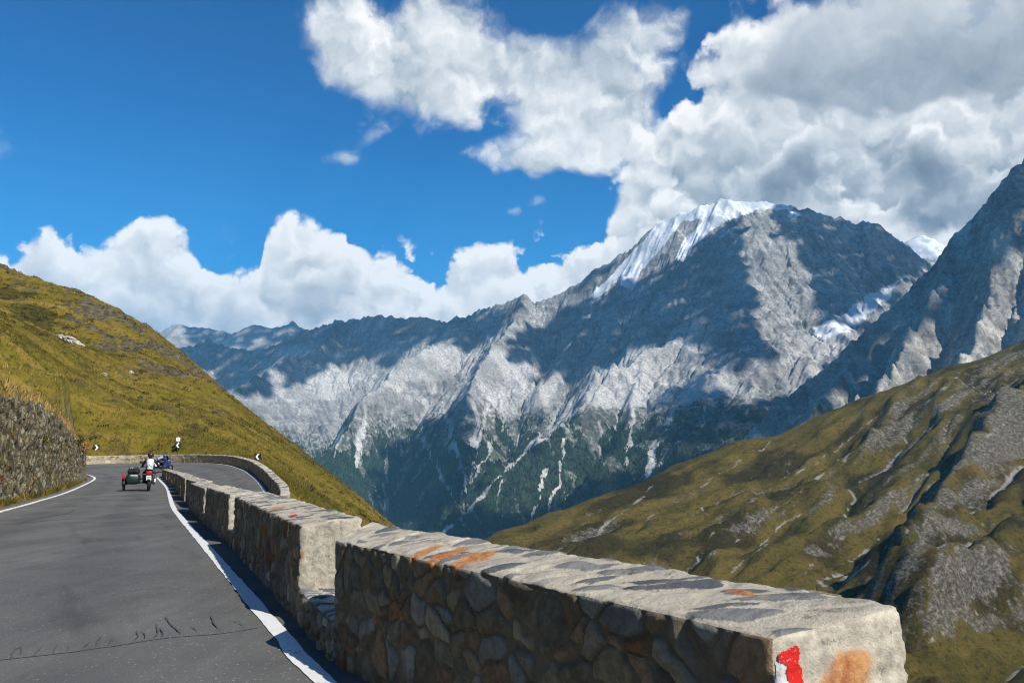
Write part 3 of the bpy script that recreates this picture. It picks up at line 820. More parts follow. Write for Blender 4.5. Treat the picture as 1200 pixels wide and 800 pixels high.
m, t = new_mat('alpine_turf', 0.95, 0.1)
p = t.pos
fall = t.mapping(p, rot=(0, 0, math.radians(8)), scale=(7.0, 1.0, 40.0), typ='TEXTURE')            # streaks that run down the slope
a1 = t.noise(p, 0.055, 6, 0.62); a2 = t.noise(fall, 0.55, 7, 0.66); a3 = t.noise(p, 1.7, 5, 0.7); a4 = t.noise(p, 0.22, 6, 0.68)
c = t.ramp(t.m('ADD', t.m('MULTIPLY', a2, 0.60), t.m('MULTIPLY', t.m('ADD', a1, a4), 0.20)), [(0.36, (0.085, 0.074, 0.013)), (0.46, (0.150, 0.124, 0.018)), (0.54, (0.205, 0.153, 0.027)), (0.64, (0.285, 0.195, 0.058))])
c = t.mix(t.m('MULTIPLY', t.ss(a4, 0.52, 0.64), 0.8), c, (0.078, 0.060, 0.024))                             # dwarf shrubs, brown in autumn
c = t.mix(t.ss(a3, 0.50, 0.66), c, t.mix(1.0, c, (0.62, 0.60, 0.56), 'MULTIPLY'))
c = t.mix(t.ss(t.noise(p, 0.75, 6, 0.72), 0.60, 0.68), c, (0.052, 0.056, 0.018))
c = t.mix(t.m('MULTIPLY', t.ss(t.m('ADD', t.attr('brush_shade'), t.m('MULTIPLY_ADD', a3, 1.6, -0.8)), 0.4, 0.8), 0.8), c, t.mix(a3, (0.028, 0.030, 0.012), (0.075, 0.060, 0.026)))   # juniper and heather; also the shaded hilltop, painted dark
rk = t.m('ADD', t.attr('rock'), t.m('MULTIPLY_ADD', t.noise(p, 0.9, 6, 0.72), 1.3, -0.65))
rcol = t.ramp(t.noise(t.mapping(p, scale=(1, 1, 2.5)), 0.9, 7, 0.7), [(0.34, (0.050, 0.042, 0.026)), (0.52, (0.105, 0.088, 0.055)), (0.72, (0.22, 0.195, 0.145))])
c = t.mix(t.ss(rk, 0.42, 0.58), c, rcol)
c = t.mix(t.ss(t.noise(p, 1.1, 4, 0.6), 0.715, 0.74), c, (0.36, 0.34, 0.31))            # scattered pale stones
c = t.mix(t.attr('turf'), t.mix(t.noise(p, 14.0, 5, 0.7), (0.10, 0.095, 0.085), (0.24, 0.225, 0.20)), c)
t.put(t.b.inputs['Base Color'], c)
t.put(t.b.inputs['Normal'], t.bump(t.m('ADD', t.m('MULTIPLY', a2, 0.7), t.m('ADD', t.m('MULTIPLY', a3, 0.35), t.m('MULTIPLY', a4, 0.6))), 0.85, 1.0))
MAT_TURF = m
nyh, nxh = X.shape
rock = rock * 0.75
obj('hillside', mesh_np('hillside', HILL.reshape(-1, 3), grid_faces(nxh, nyh), {'rock': rock.ravel(), 'turf': grass_f.ravel(), 'brush_shade': brush_shade.ravel()}), MAT_TURF, kind='structure')

def hill_z(x, y):
    fx = (x - hx0) / hd; fy = (y - hy0) / hd
    i = np.clip(fx.astype(int), 0, nxh - 2); j = np.clip(fy.astype(int), 0, nyh - 2); fx = fx - i; fy = fy - j
    return (Zt[j, i] * (1 - fx) + Zt[j, i + 1] * fx) * (1 - fy) + (Zt[j + 1, i] * (1 - fx) + Zt[j + 1, i + 1] * fx) * fy

# ------------------------------------------------------------------ grass and dwarf-shrub tufts
def tufts(name, C, h, spread, blades, mat, tone, lean=0.5, **pr):
    """blades of grass: each one narrow bent quad-strip of two segments"""
    n = len(C); tot = n * blades
    base = np.repeat(C, blades, 0); hh = np.repeat(h, blades) * RNG.uniform(0.55, 1.1, tot); tn = np.repeat(tone, blades) + RNG.normal(0, 0.08, tot)
    a = RNG.uniform(0, 2 * np.pi, tot); dx = np.cos(a); dy = np.sin(a)
    r = np.repeat(spread, blades)
    base = base + np.c_[dx * r * RNG.random(tot), dy * r * RNG.random(tot), np.full(tot, -0.03)]
    ln = RNG.uniform(0.2, 1.0, tot) * lean * hh
    wdt = hh * RNG.uniform(0.05, 0.11, tot)
    sx, sy = -dy * wdt, dx * wdt
    V = np.empty((tot, 5, 3))
    V[:, 0] = base + np.c_[sx, sy, np.zeros(tot)]; V[:, 1] = base - np.c_[sx, sy, np.zeros(tot)]
    mid_ = base + np.c_[dx * ln * 0.35, dy * ln * 0.35, hh * 0.6]
    V[:, 2] = mid_ - np.c_[sx, sy, np.zeros(tot)] * 0.7; V[:, 3] = mid_ + np.c_[sx, sy, np.zeros(tot)] * 0.7
    V[:, 4] = base + np.c_[dx * ln, dy * ln, hh]
    o = (np.arange(tot) * 5)[:, None]
    tri = np.concatenate([o + [0, 1, 2], o + [0, 2, 3], o + [3, 2, 4]])
    return obj(name, mesh_np(name, V.reshape(-1, 3), tri, {'tone': np.repeat(np.clip(tn, 0, 1), 5)}, smooth=False), mat, kind='stuff', **pr)
m, t = new_mat('grass_blades', 0.8, 0.15)
t.put(t.b.inputs['Base Color'], t.ramp(t.attr('tone'), [(0.0, (0.048, 0.050, 0.012)), (0.35, (0.130, 0.108, 0.019)), (0.65, (0.255, 0.182, 0.044)), (1.0, (0.46, 0.32, 0.105))]))
MAT_BLADE = m
# far slope: tussocks in the camera's field
npick = 95000
x = RNG.uniform(-150, 0, npick * 3); y = 60 + 125 * RNG.random(npick * 3) ** 1.5
z = hill_z(x, y); px, py, dd = project(np.c_[x, y, z])
jj = np.clip(((y - hy0) / hd).astype(int), 0, nyh - 1); ii = np.clip(((x - hx0) / hd).astype(int), 0, nxh - 1)
ok = (px > -30) & (px < 470) & (dist[jj, ii] > 1.6) & (py < 640) & (RNG.random(len(x)) > rock[jj, ii] * 0.8)
x, y, z = x[ok][:npick], y[ok][:npick], z[ok][:npick]
tone = np.clip(0.42 + 0.7 * fbm(x / 14, y / 14, 4, 380) + 0.15 * fbm(x / 2, y / 2, 2, 381), 0, 1)
tufts('grass', np.c_[x, y, z], RNG.uniform(0.14, 0.34, len(x)), np.full(len(x), 0.25), 4, MAT_BLADE, tone, 0.8, label='short olive and golden alpine grass on the slope above the bend')

def clumps(name, C, R, n_each, mat, tone, **pr):
    """low cushions of heather and juniper: leaf-sized faces in a flattened dome"""
    tot = len(C) * n_each; c = np.repeat(C, n_each, 0); r = np.repeat(R, n_each)
    d = RNG.normal(size=(tot, 3)); d /= np.linalg.norm(d, axis=1)[:, None]; d[:, 2] = np.abs(d[:, 2]) * 0.6
    P = c + d * (r * RNG.uniform(0.5, 1.05, tot))[:, None]
    a = RNG.normal(size=(tot, 3)); a /= np.linalg.norm(a, axis=1)[:, None]; b = np.cross(a, RNG.normal(size=(tot, 3))); b /= np.linalg.norm(b, axis=1)[:, None]
    s_ = (r * RNG.uniform(0.10, 0.24, tot))[:, None]
    V = np.stack([P - a * s_, P + b * s_ * 0.6, P + a * s_, P - b * s_ * 0.6], 1).reshape(-1, 3)
    tn = np.clip(np.repeat(tone, n_each) + RNG.normal(0, 0.16, tot), 0, 1)
    return obj(name, mesh_np(name, V, np.arange(tot * 4).reshape(tot, 4), {'tone': np.repeat(tn, 4)}, smooth=False), mat, kind='stuff', **pr)
m, t = new_mat('heather', 0.9, 0.1)
t.put(t.b.inputs['Base Color'], t.ramp(t.attr('tone'), [(0.0, (0.020, 0.024, 0.010)), (0.5, (0.052, 0.050, 0.020)), (1.0, (0.120, 0.080, 0.038))]))
x = RNG.uniform(-150, 0, 40000); y = 78 + 110 * RNG.random(40000) ** 1.2
z = hill_z(x, y); px, py, dd = project(np.c_[x, y, z])
jj = np.clip(((y - hy0) / hd).astype(int), 0, nyh - 1); ii = np.clip(((x - hx0) / hd).astype(int), 0, nxh - 1)
ok = (px > -20) & (px < 450) & (dist[jj, ii] > 3) & (RNG.random(len(x)) < 0.05 + 0.75 * np.maximum(brush_shade[jj, ii], 0.8 * rock[jj, ii]))
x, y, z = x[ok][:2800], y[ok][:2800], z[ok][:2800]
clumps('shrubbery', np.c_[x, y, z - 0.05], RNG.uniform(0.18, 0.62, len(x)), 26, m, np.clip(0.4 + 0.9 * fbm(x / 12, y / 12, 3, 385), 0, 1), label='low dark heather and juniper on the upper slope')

# loose boulders on the slope
m, t = new_mat('pale_rock', 0.95, 0.15)
t.put(t.b.inputs['Base Color'], t.ramp(t.noise(t.obj, 1.3, 7, 0.68), [(0.3, (0.22, 0.205, 0.19)), (0.5, (0.46, 0.43, 0.41)), (0.7, (0.64, 0.61, 0.59))]))
t.put(t.b.inputs['Normal'], t.bump(t.noise(t.obj, 3.0, 6, 0.7), 0.8, 0.3))
MAT_PALE = m
def boulder(px, py, Y, size, label, seed, group=None, flat=0.6):
    c = at(px, py, Y)
    xs = np.array([c[0]]); ys = np.array([c[1]]); z0 = float(hill_z(xs, ys)[0])
    bm = bmesh.new(); bmesh.ops.create_icosphere(bm, subdivisions=4, radius=1.0)
    P_ = np.array([v.co[:] for v in bm.verts])
    f1, f2, r1, _r = worley3(P_ * 1.5 + seed, seed)
    q = 1 + 0.42 * (r1 - 0.5) - 0.38 * f1 + 0.20 * fbm(P_[:, 0] * 3 + P_[:, 2] * 2, P_[:, 1] * 3 + seed, 4, 390)
    for v, s_ in zip(bm.verts, q):
        v.co = v.co * float(s_); v.co.x *= size[0]; v.co.y *= size[1]; v.co.z *= size[2]
    o = bm_obj('boulder', bm, MAT_PALE, None, smooth=False, label=label, category='boulder')
    o.location = (c[0], c[1], z0 + size[2] * 0.25); o.rotation_euler = (0.1, 0.35, seed)
    if group: o['group'] = group
boulder(82, 419, 116, (1.8, 1.5, 0.8), 'big flat white boulder lying in the grass of the left slope', 1)
boulder(70, 411, 120, (0.9, 0.8, 0.5), 'pale stone lying just above the big white boulder', 2)
boulder(123, 438, 108, (0.42, 0.4, 0.3), 'small pale stone in the grass right of the big white boulder', 3, 'small pale stones on the grass slope')
boulder(154, 434, 114, (0.36, 0.35, 0.42), 'small upright pale stone in the grass, farther along the slope', 4, 'small pale stones on the grass slope')
# trail of rubble by the big boulder
q = []
for k in range(170):
    tt = RNG.random(); q.append((82 - 22 * tt + RNG.normal(0, 1.2) + (0 if k % 4 else 28 * tt), 420 - 13 * tt + RNG.normal(0, 1.4) + (0 if k % 4 else 26 * tt), 116 + 5 * tt))
bm = bmesh.new()
for k, (a, b, Yq) in enumerate(q):
    c = at(a, b, Yq); z0 = float(hill_z(np.array([c[0]]), np.array([c[1]]))[0]); s_ = RNG.uniform(0.06, 0.22)
    r = bmesh.ops.create_icosphere(bm, subdivisions=1, radius=s_)
    for v in r['verts']: v.co = Vector((v.co.x * RNG.uniform(0.8, 1.3) + c[0], v.co.y * RNG.uniform(0.8, 1.3) + c[1], v.co.z * 0.7 + z0))
bm_obj('rubble', bm, MAT_PALE, None, smooth=False, kind='stuff', label='trail of pale rubble beside the big white boulder')

# ================================================================== the far hillside on the right
GC = [(1420, 300, 1.55), (1300, 350, 1.42), (1200, 396, 1.34), (1100, 432, 1.26), (1000, 471, 1.19), (940, 497, 1.14), (905, 511, 1.11), (860, 515, 1.08), (800, 538, 1.03), (760, 560, 0.99), (700, 580, 0.94), (640, 603, 0.89), (580, 627, 0.84), (520, 660, 0.79), (420, 720, 0.7)]
gctrl = [at(px, py, Y * 1000) for px, py, Y in GC]
for c in list(gctrl):
    gctrl.append(c + np.array([10, 160, -95])); gctrl.append(c + np.array([20, 420, -330]))
gctrl += [at(px, py, Y * 1000) for px, py, Y in ((1200, 470, 1.08), (1200, 560, 0.86), (1200, 680, 0.64), (1200, 800, 0.48), (1350, 600, 0.8), (1350, 420, 1.2), (1350, 760, 0.52), (1100, 520, 1.0), (1100, 620, 0.80), (1080, 720, 0.62), (1070, 800, 0.50), (1000, 540, 1.02), (980, 640, 0.80), (950, 720, 0.64), (900, 560, 1.0), (880, 640, 0.82), (820, 600, 0.90), (780, 660, 0.78), (700, 640, 0.82), (640, 660, 0.76), (560, 720, 0.66), (900, 800, 0.5), (700, 800, 0.48), (1000, 900, 0.36), (1300, 950, 0.34))]
gctrl += [np.array(q, float) for q in ((-300, 500, -330), (-200, 250, -300), (100, 180, -220), (500, 150, -190), (900, 300, -60), (900, 120, -150))]
RIBS = [([at(px, py, Yk * 1000) for px, py, Yk in l], H_, w_) for l, H_, w_ in (
    (((1230, 450, 1.12), (1165, 520, 0.97), (1110, 600, 0.82), (1070, 690, 0.68), (1050, 760, 0.58)), 58, 30), (((1260, 590, 0.80), (1180, 665, 0.67), (1110, 750, 0.55), (1060, 820, 0.47)), 48, 24),
    (((1030, 465, 1.2), (960, 540, 1.05), (890, 620, 0.87), (830, 700, 0.73)), 26, 36), (((875, 516, 1.08), (800, 575, 0.98), (730, 640, 0.84), (660, 700, 0.72)), 26, 40),
    (((1110, 435, 1.25), (1040, 515, 1.08), (970, 600, 0.90), (905, 690, 0.74)), 24, 32), (((760, 562, 0.99), (700, 605, 0.90), (640, 660, 0.8)), 20, 30))]
def gh_z(X, Y):
    z = tps(gctrl, X, Y, 1e-5)
    d, _ = seg_dist(X, Y, [at(px, py, Yk * 1000) for px, py, Yk in GC])
    # gullies and ribs running with the fall of the slope
    ux, uy = X * 0.78 + Y * 0.626, X * 0.626 - Y * 0.78
    k = 0.25 + 0.75 * sstep(0, 130, d)
    for rib, H_, w_ in RIBS:
        dr, _ = seg_dist(X, Y, rib); z = z + sstep(15, 170, d) * H_ * np.exp(-(dr / w_) ** 1.2) * (0.75 + 0.5 * fbm(X / 60, Y / 60, 3, 405))
    return z + k * (36 * (ridged(ux / 560 + 0.35 * fbm(X / 200, Y / 200, 3, 400), uy / 135, 4, 410) - 0.45) + 8 * (ridged(ux / 150, uy / 44, 3, 420) - 0.45)) + 3.0 * fbm(X / 40, Y / 40, 4, 425)
def gh_detail(X, Y, z, fl):
    ux, uy = X * 0.78 + Y * 0.626, X * 0.626 - Y * 0.78
    return 2.4 * (ridged(X / 24, Y / 24, 2, 430, 0.45) - 0.45) * sstep(0.0, 0.35, fbm(ux / 150, uy / 40, 4, 433) + 0.06) + 0.5 * fbm(X / 14, Y / 14, 2, 436)
TRACKS = [[(940, 600), (880, 648), (830, 690), (780, 726)], [(1015, 515), (960, 560), (905, 600), (850, 640), (800, 672)], [(1090, 552), (1015, 607), (960, 650), (920, 705)], [(1095, 600), (1040, 642), (985, 682), (950, 708)], [(765, 572), (720, 610), (686, 642)],
    [(905, 520), (850, 550), (800, 588), (755, 612)], [(1155, 636), (1110, 690), (1068, 722)], [(1210, 690), (1140, 722), (1075, 760)], [(702, 598), (668, 630), (642, 652)], [(1055, 468), (985, 520), (925, 560), (880, 590)], [(1125, 440), (1060, 490), (1000, 538)], [(1195, 480), (1130, 535), (1090, 575)], [(860, 600), (810, 640), (770, 665)], [(1180, 560), (1130, 610), (1090, 650)]]
def gh_masks(X, Y, z, fl):
    px, py, d = project(np.stack([X, Y, z], -1))
    gy, gx = np.gradient(z, Y[1, 0] - Y[0, 0], X[0, 1] - X[0, 0]); sl = np.hypot(gx, gy)
    lap = np.zeros(z.shape); lap[1:-1, 1:-1] = z[2:, 1:-1] + z[:-2, 1:-1] + z[1:-1, 2:] + z[1:-1, :-2] - 4 * z[1:-1, 1:-1]
    scree = sstep(4.0, 5.3, fl + 1.2 * fbm(X / 160, Y / 160, 4, 440)) * 0.85
    td = px_dist(px + 10 * fbm(X / 60, Y / 60, 4, 445), py + 8 * fbm(X / 60, Y / 60, 4, 447), TRACKS)
    tw = 0.2 + 4.2 * np.clip(fbm(X / 38, Y / 38, 5, 449, 0.6) + 0.05, 0, 1)
    scree = np.maximum(scree, (0.25 + 0.5 * sstep(-0.3, 0.25, fbm(X / 25, Y / 25, 4, 451))) * sstep(tw + 2.0, tw - 0.5, td))
    ux, uy = X * 0.78 + Y * 0.626, X * 0.626 - Y * 0.78
    outc = sstep(0.07 - 0.05 * sstep(900, 1080, px), 0.55, fbm(ux / 230, uy / 20, 6, 450, 0.64) + 0.20 * sstep(880, 1150, px) * sstep(690, 560, py) + 0.22 * (sl - 0.75))
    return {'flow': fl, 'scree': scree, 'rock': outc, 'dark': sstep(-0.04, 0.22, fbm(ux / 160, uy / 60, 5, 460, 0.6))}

m, t = new_mat('right_slope_turf', 0.95, 0.1)
p = t.pos
a1 = t.noise(p, 0.009, 6, 0.62); a2 = t.noise(t.mapping(p, rot=(0, 0, 0.676), scale=(7, 1, 12), typ='TEXTURE'), 0.10, 7, 0.70); a3 = t.noise(p, 0.28, 6, 0.72)
c = t.ramp(t.m('ADD', t.m('MULTIPLY', a1, 0.5), t.m('MULTIPLY', a2, 0.5)), [(0.36, (0.046, 0.040, 0.010)), (0.46, (0.090, 0.072, 0.015)), (0.56, (0.138, 0.102, 0.022)), (0.68, (0.150, 0.086, 0.026))])
c = t.mix(t.m('MULTIPLY', t.attr('dark'), 0.75), c, (0.017, 0.015, 0.007))  # shade of clouds and hollows painted into the turf as dark patches
c = t.mix(t.ss(a3, 0.50, 0.64), c, t.mix(1.0, c, (0.5, 0.5, 0.48), 'MULTIPLY'))
rcol = t.ramp(t.noise(t.mapping(p, scale=(1, 1, 1.8)), 0.22, 9, 0.80), [(0.36, (0.030, 0.028, 0.023)), (0.50, (0.115, 0.104, 0.082)), (0.64, (0.33, 0.305, 0.26))])
rk = t.m('ADD', t.attr('rock'), t.m('MULTIPLY_ADD', t.noise(p, 0.16, 9, 0.78), 3.0, -1.5))
c = t.mix(t.m('MULTIPLY', t.ss(rk, 0.22, 0.85), 0.9), c, rcol)
c = t.mix(t.ss(t.m('ADD', t.attr('scree'), t.m('MULTIPLY_ADD', t.noise(p, 0.5, 5, 0.75), 1.3, -0.65)), 0.30, 0.75), c, t.mix(a3, (0.20, 0.19, 0.165), (0.38, 0.36, 0.32)))
spk = t.noise(p, 0.55, 5, 0.85)
c = t.mix(t.ss(spk, 0.50, 0.34), c, t.mix(1.0, c, (0.34, 0.34, 0.32), 'MULTIPLY'))
c = t.mix(t.ss(spk, 0.62, 0.74), c, (0.25, 0.24, 0.21))
t.put(t.b.inputs['Base Color'], c)
t.put(t.b.inputs['Normal'], t.bump(t.m('ADD', t.m('MULTIPLY', a3, 1.6), t.m('MULTIPLY', t.noise(p, 0.13, 8, 0.72), 5.0)), 0.85, 1.0))
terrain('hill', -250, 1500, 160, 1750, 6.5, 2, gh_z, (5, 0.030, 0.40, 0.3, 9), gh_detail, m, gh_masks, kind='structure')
# ================================================================== masonry
def masonry_material(name, palette, mortar, cap_cols, moss=0.0, dirt=0.35):
    m, t = new_mat(name, 0.92, 0.2)
    st = t.n('ShaderNodeSeparateXYZ', {0: t.attr('stone', 'Vector')})
    r1, mo, r2 = st.outputs
    p = t.pos
    fine = t.noise(p, 18.0, 7, 0.72); mid_ = t.noise(p, 4.0, 6, 0.65); grain = t.noise(p, 90.0, 3, 0.7)
    c = t.ramp(r1, palette, 'CONSTANT')
    c = t.mix(1.0, c, t.ramp(r2, [(0, (0.72, 0.72, 0.72)), (1, (1.28, 1.26, 1.22))]), 'MULTIPLY')
    c = t.mix(t.ss(fine, 0.35, 0.65), t.mix(1.0, c, (0.62, 0.61, 0.58), 'MULTIPLY'), c)
    mcol = t.mix(fine, tuple(x * 0.72 for x in mortar), tuple(min(1, x * 1.2) for x in mortar))
    c = t.mix(t.m('MULTIPLY', t.ss(t.m('ADD', mo, t.m('MULTIPLY_ADD', mid_, 2.0, -1.0)), 0.15, 0.85), 0.9), c, mcol)
    c = t.mix(t.m('MULTIPLY', t.ss(mid_, 0.56, 0.7), dirt), c, (0.045, 0.038, 0.026))
    # weather-bleached top: dark stones set in pale mortar
    cap = t.attr('cap')
    n_top = t.noise(t.mapping(p, rot=(0, 0, 0.6), scale=(4.0, 1, 1), typ='TEXTURE'), 7.0, 7, 0.7)
    cc = t.ramp(r2, [(0.0, cap_cols[0]), (0.22, cap_cols[1]), (0.42, cap_cols[2]), (0.62, cap_cols[3]), (0.8, cap_cols[1]), (0.9, cap_cols[2])], 'CONSTANT')
    cc = t.mix(t.ss(n_top, 0.40, 0.62), cc, t.mix(1.0, cc, (1.5, 1.45, 1.36), 'MULTIPLY'))
    cc = t.mix(t.ss(t.m('ADD', mo, t.m('MULTIPLY_ADD', t.m('ADD', t.m('MULTIPLY', n_top, 0.5), t.m('MULTIPLY', fine, 0.5)), 3.4, -1.75)), 0.30, 0.70), cc, t.mix(fine, tuple(x * 0.72 for x in cap_cols[4]), cap_cols[4]))
    cc = t.mix(t.ss(t.noise(p, 11.0, 6, 0.75), 0.54, 0.66), cc, t.mix(1.0, cc, (0.55, 0.54, 0.52), 'MULTIPLY'))
    cc = t.mix(t.ss(grain, 0.58, 0.70), cc, t.mix(1.0, cc, (0.6, 0.58, 0.54), 'MULTIPLY'))
    cc = t.mix(t.m('MULTIPLY', t.ss(t.noise(p, 2.1, 5, 0.7), 0.62, 0.72), 0.6), cc, (0.22, 0.20, 0.09))                    # yellow-green lichen
    c = t.mix(t.ss(t.m('ADD', cap, t.m('MULTIPLY_ADD', mid_, 0.5, -0.25)), 0.45, 0.7), c, cc)
    pl = t.mix(t.ss(fine, 0.36, 0.64), tuple(x * 0.60 for x in cap_cols[4]), cap_cols[4])                                   # plastered ends
    pl = t.mix(t.ss(mid_, 0.56, 0.66), pl, tuple(x * 0.48 for x in cap_cols[4]))
    pl = t.mix(t.ss(t.noise(p, 13.0, 5, 0.75), 0.58, 0.66), pl, (0.20, 0.18, 0.145))
    c = t.mix(t.ss(t.m('ADD', t.attr('end'), t.m('MULTIPLY_ADD', fine, 0.6, -0.3)), 0.35, 0.6), c, pl)
    ru = t.m('ADD', t.attr('rust'), t.m('MULTIPLY_ADD', t.m('ADD', t.m('MULTIPLY', fine, 0.5), t.m('MULTIPLY', n_top, 0.5)), 2.6, -1.35))
    c = t.mix(t.m('MULTIPLY', t.ss(ru, 0.36, 0.74), 0.9), c, t.mix(t.ss(fine, 0.35, 0.65), (0.34, 0.095, 0.025), (0.56, 0.27, 0.09)))
    if moss:
        c = t.mix(t.m('MULTIPLY', t.ss(t.noise(p, 0.9, 6, 0.7), 0.50, 0.62), moss), c, t.mix(fine, (0.035, 0.045, 0.012), (0.11, 0.11, 0.03)))
    t.put(t.b.inputs['Base Color'], c)
    t.put(t.b.inputs['Normal'], t.bump(t.m('ADD', t.m('MULTIPLY', fine, 0.024), t.m('MULTIPLY', grain, 0.008)), t.m('MULTIPLY_ADD', t.attr('end'), -0.4, 0.8), 1.0))
    return m

PAL = [(0.0, (0.24, 0.215, 0.160)), (0.18, (0.30, 0.255, 0.172)), (0.34, (0.24, 0.25, 0.23)), (0.46, (0.26, 0.18, 0.115)), (0.56, (0.44, 0.39, 0.30)), (0.64, (0.20, 0.165, 0.115)), (0.82, (0.29, 0.255, 0.195)), (0.95, (0.29, 0.145, 0.075))]
CAPC = [(0.46, 0.42, 0.34), (0.17, 0.172, 0.17), (0.34, 0.31, 0.26), (0.10, 0.108, 0.118), (0.58, 0.515, 0.40)]
MAT_WALL = masonry_material('parapet_masonry', PAL, (0.165, 0.138, 0.096), CAPC)
PAL2 = [(0.0, (0.36, 0.31, 0.21)), (0.25, (0.43, 0.38, 0.27)), (0.5, (0.30, 0.25, 0.165)), (0.7, (0.48, 0.43, 0.31)), (0.88, (0.20, 0.15, 0.10))]
MAT_FARWALL = masonry_material('far_parapet_masonry', PAL2, (0.36, 0.31, 0.22), CAPC, dirt=0.25)
PAL3 = [(0.0, (0.26, 0.208, 0.127)), (0.2, (0.332, 0.267, 0.163)), (0.38, (0.137, 0.114, 0.073)), (0.52, (0.442, 0.377, 0.254)), (0.66, (0.165, 0.118, 0.075)), (0.8, (0.125, 0.112, 0.082)), (0.93, (0.40, 0.36, 0.27))]
CAPD = [(0.05, 0.045, 0.03), (0.09, 0.08, 0.05), (0.13, 0.115, 0.075), (0.17, 0.15, 0.10), (0.15, 0.13, 0.085)]
MAT_ROCKWALL = masonry_material('retaining_rubble', PAL3, (0.085, 0.070, 0.044), CAPD, moss=0.3)

